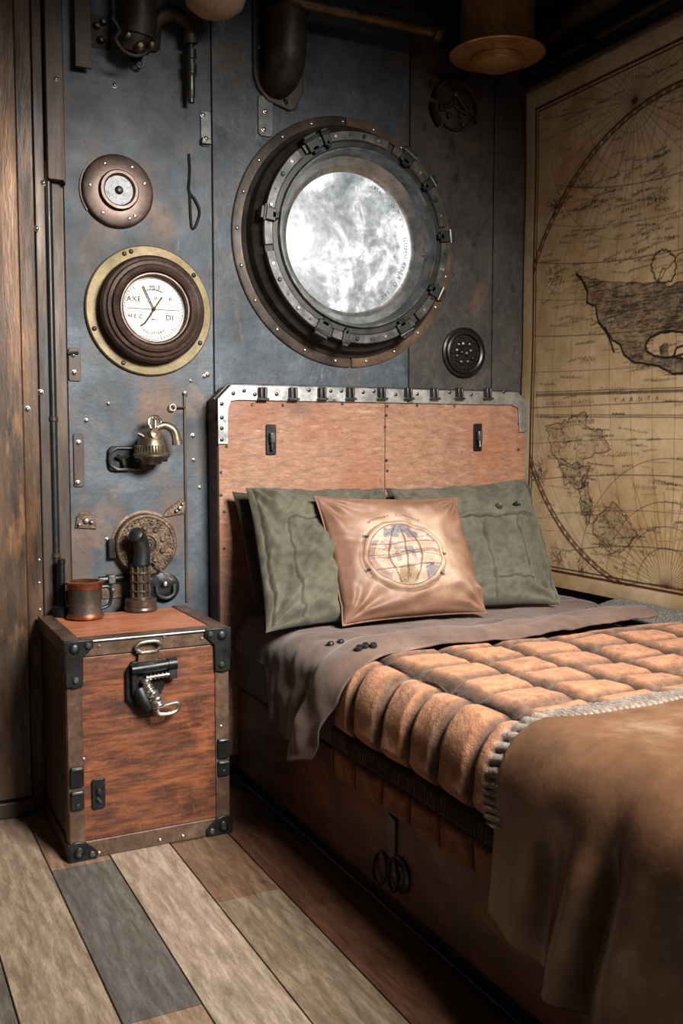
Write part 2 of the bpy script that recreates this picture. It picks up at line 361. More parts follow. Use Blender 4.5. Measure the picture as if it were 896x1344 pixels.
struct(MB().box(WX, WX + .08, -4.2, .2, 0, 2.66).build('wall_right', M['wallplaster'], smooth=0), 'dark brown wall behind the map')
struct(MB().box(-1.48, -1.4, -4.2, .2, 0, 2.66).build('wall_left', M['wallplaster'], smooth=0), 'dark wall outside the frame')

# ---- back wall: riveted steel sheets over a dark backing, with a round hole for the porthole
PC = (at_y(455, 320, WY).x, at_y(455, 320, WY).z)   # porthole centre
wall = struct(MB().box(-1.4, WX, WY + .006, WY + .02, 0, 2.66).build('wall_back', M['backing'], smooth=0), 'back wall of riveted blue grey steel sheets')
sx = [at_y(88, 500, WY).x, at_y(279, 300, WY).x, at_y(537, 300, WY).x, at_y(647, 300, WY).x, WX]
for k, (mat, lab) in enumerate((('steel_left', 'rust streaked sheet with the dials'), ('steel', 'blue grey sheet behind the porthole'),
                                ('steel_rust', 'brown corroded sheet right of the porthole'), ('steel_rust', 'narrow dark sheet in the corner'))):
    o = MB().box(sx[k] + .0025, sx[k + 1] - .0025, WY, WY + .008, 0, 2.66).build('steel_sheet', M[mat], wall, smooth=0, bevel=.0012, seg=1)
    o['label'] = lab
def screw(px, py, Y, parent, r=.0085, mat='boltdull'):
    r *= .78
    p = at_y(px, py, Y)
    b = MB().lathe(p, NY, [(r * 1.5, -.001), (r * 1.5, .0015), (r * 1.1, .002), (r, .004), (r * .7, .006), (r * .3, .0066), (0, .0066)], 10)
    return b.build('screw', M[mat], parent)
for (px, py) in ((272, 492), (243, 518), (150, 112), (253, 572), (268, 494), (113, 552), (142, 530), (168, 617), (250, 500), (262, 640), (140, 708), (254, 604)):
    screw(px, py, WY, wall, random.uniform(.005, .008))

# ---- tarnished copper boards and trim to the left of the steel
YB = .03
xb = at_y(31, 575, YB).x
struct(MB().box(-1.4, xb, YB, WY + .01, .055, 2.66).build('trim_1', M['copperboard'], smooth=0, bevel=.003), 'wide tarnished copper board at the left edge')
x2, x3 = at_y(52, 575, .065).x, at_y(61, 575, .072).x
struct(MB().box(xb + .005, x2, .065, WY + .01, 0, 2.66).build('trim_2', M['copperboard'], smooth=0, bevel=.003), 'narrow copper strip')
struct(MB().box(x2 + .003, x3 + .012, .072, WY + .01, 0, 2.66).build('trim_3', M['copperdark'], smooth=0, bevel=.003), 'dark bronze strip')
x4 = at_y(74, 575, .085).x
struct(MB().box(x4, sx[0] - .002, .082, WY + .01, 0, 2.66).build('trim_4', M['copperdark'], smooth=0, bevel=.003), 'strip beside the steel sheet')
struct(MB().box(-1.4, xb + .004, YB - .012, WY, 0, .05).build('baseboard_back', M['copperdark'], smooth=0, bevel=.004), 'dark base rail under the copper board')
mbs = [((53, 515), .072), ((36, 537), .065), ((48, 300), .065), ((51, 735), .07), ((51, 765), .07), ((57, 240), .072), ((52, 800), .07)]
for (p, Y) in mbs: screw(p[0], p[1], Y, bpy.data.objects['trim_3'] if Y >= .07 else bpy.data.objects['trim_2'], .008)

# dark conduit and its channel cover
t = thing('conduit_pipe', (at_y(69, 500, .07).x, .075, .6), 'thin black vertical conduit pipe between bronze strips on left wall', 'pipe')
xp = at_y(69, 500, .07).x
MB().tube([(xp, .078, .62), (xp, .078, 1.2), (xp, .078, 1.98)], .012, 12).build('pipe', M['black'], t)
for z in (.78, 1.2): MB().lathe((xp, .078, z), (0, 0, 1), [(.0125, 0), (.0155, .002), (.0155, .014), (.0125, .016)], 16).build('collar', M['copperdark'], t)
xa, xb2 = at_y(61, 120, .05).x, at_y(82, 120, .05).x; zc = at_y(72, 236, .05).z
t = thing('channel_cover', (xa, .05, zc), 'brown metal channel cover over top of black conduit pipe', 'cover')
MB().prism([(0, 0), (xb2 - xa - .004, 0), (xb2 - xa + .004, -.012), (xb2 - xa + .004, .7), (-.002, .7), (-.002, .01)], (xa, .05, zc), (1, 0, 0), (0, 0, 1), (0, .034, 0)).build('cover_plate', M['copperdark'], t, bevel=.003)
screw(73, 104, .05, t, .006)

# ================================================================== WALL THINGS
def flange_screws(parent, c, r, Y, angs, size=.006, mat='bolt'):
    for a in angs:
        a = math.radians(a)
        MB().lathe((c[0] + r * math.cos(a), Y, c[1] + r * math.sin(a)), NY, [(size * 1.3, -.001), (size * 1.3, .0012), (size, .0035), (size * .5, .005), (0, .005)], 10).build('screw', M[mat], parent)

# ---- porthole window
cx, cz = PC
win = struct(thing('window_1', (cx, WY, cz), 'round riveted porthole window glowing with daylight through grimy glass', 'window'))
del win['category']
C0 = (cx, WY, cz)
# wall flange: a broad rusty plate in two halves
for a0, a1, mat in ((math.radians(-88), math.radians(91), 'flangerust'), (math.radians(92), math.radians(271), 'bronzedark')):
    MB().ring(C0, NY, [(.30, -.001), (.43, -.001), (.43, .007), (.425, .010), (.30, .010)], 60, a0, a1).build('flange', M[mat], win, bevel=0)
flange_screws(win, PC, .412, WY - .010, range(8, 368, 17), .0055)
# conical barrel and front ring
MB().ring(C0, NY, [(.30, .008), (.398, .008), (.398, .014), (.385, .022), (.378, .055), (.352, .078), (.352, .092), (.30, .092)], 96).build('barrel', M['pipedark'], win)
for k in range(6):   # clamping ring in segments with dark gaps
    a0 = math.radians(60 * k + 12); a1 = math.radians(60 * k + 68)
    MB().ring(C0, NY, [(.322, .088), (.356, .088), (.357, .098), (.353, .104), (.326, .104), (.322, .100)], 20, a0, a1).build('ring_segment', M['ironsat'], win)
    for j in range(5):
        a = a0 + (a1 - a0) * (j + .7) / 6
        b = MB().lathe((cx + .34 * math.cos(a), WY - .104, cz + .34 * math.sin(a)), NY, [(.0075, -.001), (.0075, .003), (.005, .005), (0, .005)] if j % 2 else [(.005, -.001), (.005, .001), (0, .001)], 8)
        b.build('bolt', M['black'] if j % 3 else M['bolt'], win)
MB().ring(C0, NY, [(.300, .090), (.323, .090), (.323, .097), (.300, .097)], 96).build('gasket', M['black'], win)
MB().ring(C0, NY, [(.283, .02), (.302, .086), (.304, .102), (.300, .108), (.294, .108), (.290, .100), (.281, .05), (.279, .02)], 96).build('inner_rim', M['ironsat'], win)
MB().ring(C0, NY, [(.240, .006), (.290, .006), (.290, .058), (.284, .060), (.262, .034), (.252, .022), (.240, .018)], 96).build('seat_ring', M['steelband'], win)
pane = MB()
pp = [(0.0001, .034)] + [(r, .014 + .020 * math.cos(r / .246 * PI / 2)) for r in (.04, .08, .12, .16, .2, .22, .235, .246)]
pane.lathe(C0, NY, [(.246, .006)] + pp[::-1], 72)
pane.build('pane', M['pane'], win)
lt = MB()
def on_ring(txt, r, a, size):
    def pl(x, y, k):
        t = a - x / r; rr = r + y
        return (cx + rr * math.cos(t), WY - .031 + max(0, rr - .2) * .12, cz + rr * math.sin(t))
    letters(lt, txt, size, pl, .002)
on_ring('2850', .212, math.radians(62), .018); on_ring('O', .214, math.radians(40), .018); on_ring('P X', .214, math.radians(22), .018)
on_ring('GUMMIROSA O', .214, math.radians(-15), .022); on_ring('SRC', .214, math.radians(-52), .02)
lt.build('lettering', M['ink'], win, smooth=0)
# dogs: clamp blocks astride the ring
for a, w in ((172, .034), (122, .042), (113, .022), (58, .04), (38, .026), (6, .03), (-28, .035), (-60, .04), (-115, .042), (-100, .02)):
    a = math.radians(a); er = Vector((math.cos(a), 0, math.sin(a))); et = Vector((-math.sin(a), 0, math.cos(a)))
    o = Vector((cx, WY - .102, cz)) + er * .346
    cl = MB().obox(o, er * .028, et * w * .62, (0, .014, 0)).build('clamp', M['black'], win, bevel=.003)
    MB().tube([o + er * .012 - et * w * .75 + Vector((0, -.012, 0)), o + er * .012 + et * w * .75 + Vector((0, -.012, 0))], .006, 10).build('clamp_pin', M['ironsat'], cl)
    MB().obox(o + er * -.026 + Vector((0, -.006, 0)), er * .012, et * w * .3, (0, .008, 0)).build('clamp_tongue', M['iron'], cl, bevel=.002)

# ---- big barometer
def cen(x0, x1, y0, y1, Y): p = at_y((x0 + x1) / 2, (y0 + y1) / 2, Y); return (p.x, p.z)
bc = cen(112, 279, 323, 494, WY); BR = .205
t = thing('barometer', (bc[0], WY, bc[1]), 'large brass barometer with white dial and stepped brown bezel, lower of two wall dials', 'barometer')
c3 = (bc[0], WY, bc[1])
MB().lathe(c3, NY, [(BR, -.001), (BR, .010), (BR - .004, .014), (.15, .014), (0, .014)], 72).build('mounting_plate', M['brass'], t)
MB().ring(c3, NY, [(.10, .012), (.170, .012), (.170, .030), (.165, .036), (.168, .050), (.160, .060), (.152, .062), (.148, .070), (.138, .072), (.134, .082), (.124, .085), (.116, .082), (.112, .06), (.10, .04)], 96).build('bezel', M['bronze'], t)
MB().ring(c3, NY, [(.108 + .006 * math.cos(k * PI / 5), .070 + .006 * math.sin(k * PI / 5)) for k in range(10)], 72).build('bezel_lip', M['bronze'], t)
MB().lathe(c3, NY, [(.112, .04), (.112, .052), (0, .052)], 64).build('dial', M['dial'], t)
flange_screws(t, bc, .19, WY - .014, (40, 108, 115, -118, 200, -30), .006, 'bronzedark')
YD = WY - .0535
ink = MB()
def flat(c, Y, dx=0, dz=0):
    return lambda x, y, k: (c[0] + dx + x, Y, c[1] + dz + y)
letters(ink, 'MI 3', .018, flat(bc, YD, .005, .062)); letters(ink, 'AXE', .022, flat(bc, YD, -.062, .022)); letters(ink, 'H E C', .017, flat(bc, YD, -.058, -.030)); letters(ink, 'DI', .024, flat(bc, YD, .052, -.032)); letters(ink, 'o', .02, flat(bc, YD, .008, .03)); letters(ink, 'e', .02, flat(bc, YD, .055, .03)); letters(ink, '~', .03, flat(bc, YD, .0, -.04))
for k in range(46):
    a = math.radians(-225 + 270 * k / 45); r0 = .088 if k % 5 else .082
    e = Vector((math.cos(a), 0, math.sin(a))); f = Vector((-math.sin(a), 0, math.cos(a)))
    ink.obox(Vector((bc[0], YD, bc[1])) + e * (r0 + .094) / 2, e * (.094 - r0) / 2, f * .0005, (0, .0003, 0))
ink.ring((bc[0], YD, bc[1]), NY, [(.0955, 0), (.0965, 0), (.0965, .0004), (.0955, .0004)], 64)
ink.box(bc[0] - .085, bc[0] + .085, YD - .0004, YD, bc[1] - .0007, bc[1] + .0007)
def curve_txt(c, r, a, txt, size, up=-1):
    def pl(x, y, k):
        tt = a + x / r; rr = r - y
        return (c[0] + rr * math.cos(tt), YD, c[1] + rr * math.sin(tt))
    letters(ink, txt, size, pl, .001)
curve_txt(bc, .078, math.radians(-88), 'HOLOSTERIC', .011)
ink.ring((bc[0], YD, bc[1]), NY, [(.060, 0), (.062, 0), (.062, .0004), (.060, .0004)], 20, math.radians(62), math.radians(112))
ink.build('dial_marks', M['ink'], t, smooth=0)
for pts, r in (([(0, 0), (-.018, .035), (-.034, .07)], .0018), ([(0, 0), (.014, .02), (.026, .038)], .002), ([(0, 0), (-.012, -.02), (-.03, -.045), (-.042, -.052)], .0022)):
    MB().tube([(bc[0] + a, YD - .006, bc[1] + b) for a, b in pts], r, 8).build('hand', M['bronzedark'], t)
MB().dome((bc[0], YD - .004, bc[1]), NY, .006, .006).build('hub', M['bronzedark'], t)

# ---- small gauge
gc = cen(108, 199, 206, 298, WY)
t = thing('small_gauge', (gc[0], WY, gc[1]), 'small round gauge with thick brown copper flange, above the large barometer', 'gauge')
c3 = (gc[0], WY, gc[1])
MB().lathe(c3, NY, [(.112, -.001), (.112, .012), (.108, .017), (.10, .019), (.06, .021), (0, .021)], 60).build('flange', M['bronze'], t)
MB().ring(c3, NY, [(.044, .018), (.062, .018), (.062, .030), (.058, .036), (.050, .036), (.046, .030), (.044, .026)], 60).build('bezel', M['bronze'], t)
MB().lathe(c3, NY, [(.048, .018), (.048, .025), (0, .025)], 40).build('dial', M['dialgrey'], t)
MB().lathe(c3, NY, [(.013, .024), (.013, .028), (.008, .034), (.004, .035), (0, .035)], 16).build('hub', M['black'], t)
mk = MB()
for a in (20, 95, 150, 215, 300, 340):
    a = math.radians(a); e = Vector((math.cos(a), 0, math.sin(a)))
    mk.obox(Vector((gc[0], WY - .0255, gc[1])) + e * .032, e * .006, e.cross(Vector((0, 1, 0))) * .003, (0, .0004, 0))
mk.build('dial_marks', M['ironsat'], t, smooth=0)
flange_screws(t, gc, .088, WY - .0185, (118, 175, 235, 292, 305, 20, 60), .0045)
rim = MB().ring(c3, NY, [(.108, .0), (.117, .0), (.117, .007), (.108, .007)], 30, math.radians(105), math.radians(215)); rim.build('back_plate', M['bronzedark'], t)

# ---- black cast medallion
mc = cen(581, 634, 429, 497, WY)
t = thing('medallion', (mc[0], WY, mc[1]), 'round black cast metal medallion at lower right of the porthole', 'medallion')
c3 = (mc[0], WY, mc[1]); RM = .094
MB().lathe(c3, NY, [(RM, -.001), (RM, .010), (RM - .006, .013), (RM - .008, .010), (RM - .012, .010), (RM - .014, .018), (RM - .02, .021), (RM - .027, .018), (RM - .03, .010), (.05, .010), (0, .010)], 60).build('rim', M['blackgloss'], t)
em = MB()
for k in range(26):
    a = math.radians(k * 360 / 26); em.dome((mc[0] + .058 * math.cos(a), WY - .010, mc[1] + .058 * math.sin(a)), NY, .0048, .005, 8)
for (dx, dz, r) in ((-.03, .006, .014), (-.032, -.014, .011), (-.012, .0, .010), (.012, -.004, .012), (.03, .006, .012), (.0, .03, .016), (-.024, .028, .012), (.024, .03, .012), (-.012, -.036, .012), (.016, -.034, .011), (-.034, -.03, .007), (.034, -.02, .008)):
    em.lathe((mc[0] + dx, WY - .010, mc[1] + dz), NY, [(r, 0), (r * .9, .004), (r * .5, .007), (0, .008)], 10)
em.box(mc[0] - .056, mc[0] + .056, WY - .015, WY - .009, mc[1] + .011, mc[1] + .017)
em.build('relief', M['blackgloss'], t)
MB().ring(c3, NY, [(.050, .009), (.056, .009), (.053, .015)], 24, math.radians(-75), math.radians(10)).build('raised_arc', M['blackgloss'], t)

# ---- rusty round inspection plate (upper right)
vc = cen(566, 626, 104, 178, WY)
t = thing('inspection_port', (vc[0], WY, vc[1]), 'rusty round inspection port with broken rim and crank levers, above right of the porthole', 'inspection port')
c3 = (vc[0], WY, vc[1])
MB().ring(c3, NY, [(.082, -.001), (.106, -.001), (.106, .012), (.098, .022), (.088, .022), (.082, .012)], 40, math.radians(-28), math.radians(168)).build('rim', M['pipedark'], t)
MB().ring(c3, NY, [(.09, -.001), (.112, -.001), (.110, .016), (.092, .016)], 16, math.radians(180), math.radians(228)).build('rim', M['iron'], t)
MB().ring(c3, NY, [(.076, -.001), (.088, -.001), (.086, .012), (.078, .012)], 26, math.radians(-125), math.radians(-20)).build('rim', M['pipedark'], t)
MB().lathe(c3, NY, [(.078, -.001), (.078, .004), (0, .004)], 40).build('plate', M['bronzedark'], t)
for pts in (([(0, .045), (.02, .02), (.05, -.01), (.075, -.018)]), ([(0, .045), (-.008, .015), (-.03, .0), (-.05, -.01)]), ([(-.01, .005), (.02, -.012), (.05, -.02)])):
    MB().tube(bez([(vc[0] + a, WY - .012, vc[1] + b) for a, b in pts], 6), .006, 8).build('lever', M['pipedark'], t)
for dx, dz, r in ((0, .045, .013), (-.028, -.0, .010), (-.028, -.035, .012), (.02, -.03, .010), (.03, -.058, .010)):
    MB().lathe((vc[0] + dx, WY - .003, vc[1] + dz), NY, [(r, -.001), (r, .010), (r * .6, .016), (0, .017)], 12).build('knob', M['antique'] if dz in (.045, -.058) else M['pipedark'], t)
MB().obox((vc[0] - .058, WY - .010, vc[1] - .012), (.014, 0, 0), (0, .009, 0), (0, 0, .012)).build('stop_block', M['black'], t, bevel=.002)

# ---- bell-bodied tap on an iron bracket
tc = at_y(197, 590, WY - .06)
t = thing('wall_tap', (tc.x, WY, tc.z), 'antique brass bell bodied tap with curved spout on black wall bracket', 'tap')
TX, TZ = tc.x, tc.z; TY = WY - .075
pb = at_y(160, 602, WY)
MB().prism(rounded(.052, .040, .02), (pb.x + .004, WY, pb.z), (1, 0, 0), (0, 0, 1), (0, -.012, 0)).build('wall_bracket', M['iron'], t, bevel=.003)
br = MB().tube([(pb.x + .05 - .0, WY - .016, pb.z + .033), (pb.x - .02, WY - .016, pb.z + .033), (pb.x - .04, WY - .016, pb.z + .02), (pb.x - .044, WY - .016, pb.z), (pb.x - .04, WY - .016, pb.z - .02), (pb.x - .02, WY - .016, pb.z - .034), (pb.x + .06, WY - .016, pb.z - .034)], .005, 8)
br.build('bracket_rim', M['ironsat'], t)
for k in range(3):
    a = k * 2.1 + .6
    MB().tube([(pb.x - .002, WY - .018, pb.z), (pb.x - .002 + .022 * math.cos(a), WY - .034, pb.z + .022 * math.sin(a))], [.009, .006], 8).build('wing_nut', M['ironsat'], t)
MB().obox((pb.x + .075, TY + .01, TZ - .022), (.05, 0, 0), (0, .022, 0), (0, 0, .016)).build('bracket_arm', M['iron'], t, bevel=.004)
bellp = [(0, -.046), (.030, -.046), (.036, -.036), (.052, -.027), (.058, -.021), (.058, -.015), (.052, -.009), (.048, .006), (.041, .026), (.034, .044), (.028, .050), (.024, .056), (.0, .058)]
bm_ = MB().lathe((TX, TY, TZ), (0, 0, 1), bellp, 40); bm_.build('bell_body', M['antique'], t)
for k in range(36):
    a = 2 * PI * k / 36
    MB().tube([(TX + .0545 * math.cos(a), TY + .0545 * math.sin(a), TZ - .012), (TX + .0505 * math.cos(a), TY + .0505 * math.sin(a), TZ + .014)], .0021, 6).build('rib', M['antique'], t)
MB().lathe((TX + .002, TY - .02, TZ + .045), (0.2, -.9, .3), [(.022, -.03), (.022, .006), (.016, .014), (0, .016)], 24).build('valve_boss', M['antique'], t)
MB().tube([(TX - .045, TY - .01, TZ + .05), (TX - .01, TY - .02, TZ + .03)], .006, 8).build('lever', M['ironsat'], t)
MB().ring((TX + .012, TY, TZ + .082), (.35, -1, .1), [(.024 + .005 * math.cos(k * PI / 4), .005 * math.sin(k * PI / 4)) for k in range(8)], 32).build('key_ring', M['chrome'], t)
MB().lathe((TX + .012, TY - .004, TZ + .058), (0, 0, 1), [(.012, 0), (.014, .008), (.008, .014), (.007, .034), (.011, .04), (.008, .046), (0, .047)], 16).build('finial', M['chrome'], t)
sp = bez([(TX + .012, TY, TZ + .068), (TX + .045, TY - .002, TZ + .076), (TX + .073, TY - .004, TZ + .058), (TX + .083, TY - .004, TZ + .018)], 10)
MB().tube(sp, [.011 + .004 * i / (len(sp) - 1) for i in range(len(sp))], 20).build('spout', M['antique'], t)
MB().lathe((TX + .0833, TY - .004, TZ + .016), (-.1, 0, 1), [(.010, -.001), (.0165, -.001), (.0165, .012), (.015, .014)], 20).build('spout_lip', M['antique'], t)

# ---- thin rod with a looped pin, right of the tap
t = thing('hook_rail', (at_y(243, 640, WY).x, WY, .7), 'thin vertical metal rail with looped pin right of the tap', 'rail')
xr = at_y(243, 640, WY).x
MB().box(xr - .004, xr + .004, WY - .007, WY + .001, at_y(243, 790, WY).z, at_y(243, 517, WY).z).build('rail', M['copperdark'], t, bevel=.001)
zp = at_y(240, 535, WY).z
MB().tube([(xr, WY - .01, zp), (xr - .03, WY - .013, zp)], .0028, 8).build('pin', M['ironsat'], t)
MB().ring((xr - .043, WY - .014, zp), NY, [(.010 + .0028 * math.cos(k * PI / 3), .0028 * math.sin(k * PI / 3)) for k in range(6)], 20).build('loop', M['chrome'], t)
MB().lathe((xr, WY - .009, at_y(243, 516, WY).z), NY, [(.006, -.004), (.006, .003), (0, .005)], 10).build('screw', M['bolt'], t)

# ---- embossed rusty wheel on the wall behind the trunk
wc = cen(150, 228, 675, 752, WY); RW = .1
t = thing('embossed_wheel', (wc[0], WY, wc[1]), 'rusty embossed metal wheel on the wall above the trunk', 'wheel')
c3 = (wc[0], WY, wc[1])
MB().lathe(c3, NY, [(.108, -.001), (.108, .004), (RW, .006), (RW, .030), (RW - .004, .035), (RW - .010, .036), (RW - .013, .033), (.0, .033)], 64).build('disc', M['rustplate'], t)
em = MB()
for r, n, s in ((.088, 40, .0042), (.079, 34, .0038), (.070, 14, .0045)):
    for k in range(n):
        a = 2 * PI * (k + random.uniform(-.2, .2)) / n; q = s * random.uniform(.7, 1.3)
        em.dome((wc[0] + r * math.cos(a), WY - .033, wc[1] + r * math.sin(a)), NY, q, q * .9, 8)
em.build('beading', M['rustplate'], t)
em = MB()
for k in range(9):
    a = 2 * PI * k / 9 + .3
    em.lathe((wc[0] + .055 * math.cos(a), WY - .033, wc[1] + .055 * math.sin(a)), NY, [(.010, -.001), (.010, .004), (.006, .008), (0, .008)], 12)
em.build('studs', M['rustplate'], t)
MB().ring(c3, NY, [(.028, .032), (.040, .032), (.036, .040), (.030, .040)], 32).build('hub_ring', M['rustplate'], t)
MB().lathe(c3, NY, [(.023, .03), (.023, .05), (.017, .056), (.012, .056), (.010, .05), (0, .05)], 6).build('hub_nut', M['ironsat'], t)
for i, (a, b) in enumerate((((-.052, -.0), (-.115, -.03)),)):
    MB().obox((wc[0] - .108, WY - .012, wc[1] - .01), (.012, 0, 0), (0, .012, 0), (0, 0, .03)).build('bracket', M['iron'], t, bevel=.002)
lv = bez([(wc[0] + .012, WY - .042, wc[1] - .055), (wc[0] + .03, WY - .05, wc[1] - .07), (wc[0] + .055, WY - .052, wc[1] - .1), (wc[0] + .085, WY - .05, wc[1] - .122)], 8)
MB().tube(lv, [.0035] * (len(lv) - 6) + [.004, .005, .006, .0065, .006, .004], 10).build('crank_lever', M['chrome'], t)

# ---- small iron cradle behind the stand, on the wall
kc = at_y(218, 772, WY - .02)
t = thing('wall_cleat', (kc.x, WY, kc.z), 'small black iron cleat with white knob on wall right of stand', 'cleat')
MB().lathe((kc.x, WY, kc.z), NY, [(.05, -.001), (.05, .004), (.046, .006), (0, .006)], 24, ).build('plate', M['iron'], t)
MB().tube(bez([(kc.x - .03, WY - .012, kc.z + .01), (kc.x - .026, WY - .02, kc.z - .02), (kc.x, WY - .022, kc.z - .032), (kc.x + .026, WY - .02, kc.z - .02), (kc.x + .03, WY - .012, kc.z + .01)], 6), .007, 10).build('cradle', M['black'], t)
MB().lathe((kc.x - .004, WY - .006, kc.z + .016), NY, [(.006, 0), (.005, .012), (.009, .018), (.007, .026), (0, .028)], 12).build('knob', M['bolt'], t)

# ---- straps and tabs bolted to the steel
def strap(name, label, cat, px0, px1, py0, py1, bolts, mat='ironsat', Y=WY, group=None, d=.006, round_=.006):
    a = at_y(px0, py1, Y); b = at_y(px1, py0, Y); w, h = (b.x - a.x) / 2, (b.z - a.z) / 2
    t = thing(name, ((a.x + b.x) / 2, Y, a.z), label, cat, group)
    MB().prism(rounded(w, h, min(round_, w * .95, h * .95)), ((a.x + b.x) / 2, Y, (a.z + b.z) / 2), (1, 0, 0), (0, 0, 1), (0, -d, 0)).build('plate', M[mat], t, bevel=.0012)
    for p in bolts: screw(p[0], p[1], Y - d, t, .0075)
    return t
strap('strap_plate', 'tall thin rusty strap plate with two bolts left of the tap', 'bracket', 97, 109, 569, 639, ((103, 581), (102, 634)), 'copperdark')
t = strap('hinge_plate', 'small hinge plate with two bolts left below the barometer', 'hinge', 90, 105, 457, 500, ((96, 466), (97, 489)), 'copperdark')
p0 = at_y(96, 464, WY - .012); MB().tube([(p0.x - .016, p0.y, p0.z), (p0.x + .016, p0.y, p0.z + .003)], .005, 8).build('hinge_pin', M['ironsat'], t)
t = strap('bracket_strip', 'thin bright bracket strip with clip on seam above the cable', 'bracket', 263, 276, 148, 192, ((266, 151),), 'ironsat')
p0 = at_y(270, 186, WY - .01); MB().obox(p0, (.017, 0, 0), (0, .010, 0), (0, 0, .010)).build('clip', M['ironsat'], t, bevel=.003)
screw(270, 182, WY - .02, t, .007)
def tab(label, px, py, poly, bolts):
    p = at_y(px, py, WY); t = thing('tab_bracket', p, label, 'bracket')
    MB().prism(poly, p, (1, 0, 0), (0, 0, 1), (0, -.007, 0)).build('plate', M['rustplate'], t, bevel=.0015)
    for k, (a, b, r) in enumerate(bolts):
        MB().lathe((p.x + a, WY - .007, p.z + b), NY, [(r, -.001), (r, .006), (r * .6, .012), (0, .013)], 12).build('bolt', M['bolt'] if k == 0 else M['antique'], t)
tab('small rounded tab bracket with bolt, left above the embossed wheel', 112, 683, [(-.033, -.022), (.033, -.028), (.028, .01), (.012, .028), (-.012, .03), (-.028, .012)], ((0, 0, .010), (.016, -.006, .006), (-.022, -.012, .006)))
tab('slanted tab bracket with bolts, right above the embossed wheel', 230, 668, [(-.045, -.026), (.03, -.016), (.032, .024), (.012, .028), (-.03, .0)], ((.012, .004, .008), (.0, -.006, .006), (.02, .016, .005)))
strap('gusset_plate', 'small rusty gusset plate on wall behind the copper mug', 'bracket', 133, 160, 768, 786, ((147, 776),), 'rustplate')
p = at_y(146, 760, WY - .02)
t = thing('pipe_clip', p, 'short horizontal black pipe clip on wall behind the copper mug', 'clip')
MB().tube([(p.x - .04, WY - .02, p.z), (p.x + .04, WY - .02, p.z + .003), (p.x + .065, WY - .012, p.z - .006)], .010, 10).build('bar', M['iron'], t)
MB().box(p.x - .012, p.x + .012, WY - .034, WY + .001, p.z - .014, p.z + .014).build('saddle', M['ironsat'], t, bevel=.003)
# ---- loose cable on the steel
cb = bez([at_y(248, 202, WY - .004), at_y(249, 225, WY - .004), at_y(248, 250, WY - .004), at_y(256, 262, WY - .005), at_y(262, 278, WY - .005), at_y(257, 296, WY - .004), at_y(252, 299, WY - .004), at_y(250, 280, WY - .004), at_y(249, 252, WY - .004)], 8)
tag(MB().tube(cb, .0042, 8).build('cable', M['black']), 'loose black looped cable on steel wall left of the porthole', 'cable')

# ================================================================== CEILING PIPES
def quarter(c, r, e1, e2, n=10): return arc(c, r, 0, PI / 2, n, e1, e2)
# big dark pipe into backplate above porthole
p = at_y(372, 76, WY - .07)
t = thing('elbow_pipe', (p.x, WY, p.z), 'thick rusty elbow pipe entering a rounded backplate above the porthole', 'pipe')
R_ = .07
path = [(p.x + .006, WY - .09, 2.66), (p.x + .004, WY - .09, p.z + .1), (p.x, WY - .09, p.z + .02)] + [(p.x, WY - .09 + .07 * (1 - math.cos(a)), p.z + .02 - .075 * math.sin(a)) for a in (PI / 8, PI / 4, 3 * PI / 8, PI / 2)] + [(p.x, WY + .0, p.z - .058)]
MB().tube(path, [.066, .066, .066, .066, .064, .062, .060, .058], 28).build('pipe', M['pipedark'], t)
MB().lathe((p.x + .005, WY - .09, p.z + .13), (0, 0, 1), [(.066, 0), (.072, .003), (.072, .018), (.066, .021)], 28).build('collar', M['pipedark'], t)
a, b = at_y(331, 134, WY), at_y(396, 0, WY); w = (b.x - a.x) / 2; mx = (a.x + b.x) / 2
MB().prism([(-w, .5), (-w, .09), (-w + .015, .045), (-w + .05, .01), (w * .45, -.012), (w * .7, -.002), (w, .06), (w, .5)], (mx, WY, a.z), (1, 0, 0), (0, 0, 1), (0, -.012, 0)).build('backplate', M['copperdark'], t, bevel=.003)
screw(374, 134, WY - .012, t, .009, 'iron'); screw(341, 62, WY - .012, t, .006)
strap('strap_plate', 'short riveted strap hanging below the elbow pipe backplate', 'bracket', 338, 357, 128, 178, ((348, 146), (346, 170)), 'ironsat', round_=.014)
# copper horizontal pipe
pa, pb_ = at_y(398, 6, -.045), at_y(574, 42, -.045)
t = thing('copper_pipe', pa, 'horizontal aged copper pipe with end collar under the ceiling', 'pipe')
zz = (pa.z + pb_.z) / 2
MB().tube([(pa.x - .05, -.045, zz), (pb_.x, -.045, zz)], .019, 20).build('pipe', M['pipecopper'], t)
MB().lathe((pb_.x - .022, -.045, zz), (1, 0, 0), [(.02, 0), (.029, .002), (.029, .026), (.025, .034), (0, .036)], 24).build('end_collar', M['antique'], t)
# brass hood lamp
p = at_y(652, 72, -.12); R0 = .150
t = thing('hood_lamp', (p.x, -.12, p.z), 'smoked brass hooded lamp hanging below the ceiling near the map corner', 'lamp')
cc = (p.x, -.12, p.z)
MB().lathe(cc, (0, 0, 1), [(.10, -.012), (R0 + .012, -.004), (R0 + .016, .0), (R0 + .012, .006), (.132, .018), (.126, .03), (.128, .12), (.124, .26), (.10, .38), (0, .39)], 64).build('hood', M['lampbrass'], t)
MB().lathe(cc, (0, 0, 1), [(.0, -.052), (.05, -.05), (.082, -.036), (.086, -.024), (.086, -.010), (.06, -.008)][::1], 48).build('bottom_cap', M['lampbrass'], t)
MB().lathe((cc[0], cc[1], cc[2] - .03), (0, 0, 1), [(.084, 0), (.091, .002), (.091, .016), (.084, .018)], 48).build('band', M['lampbrass'], t)
MB().tube([(cc[0], cc[1], cc[2] + .36), (cc[0], cc[1], 2.66)], .03, 12).build('stem', M['pipedark'], t)
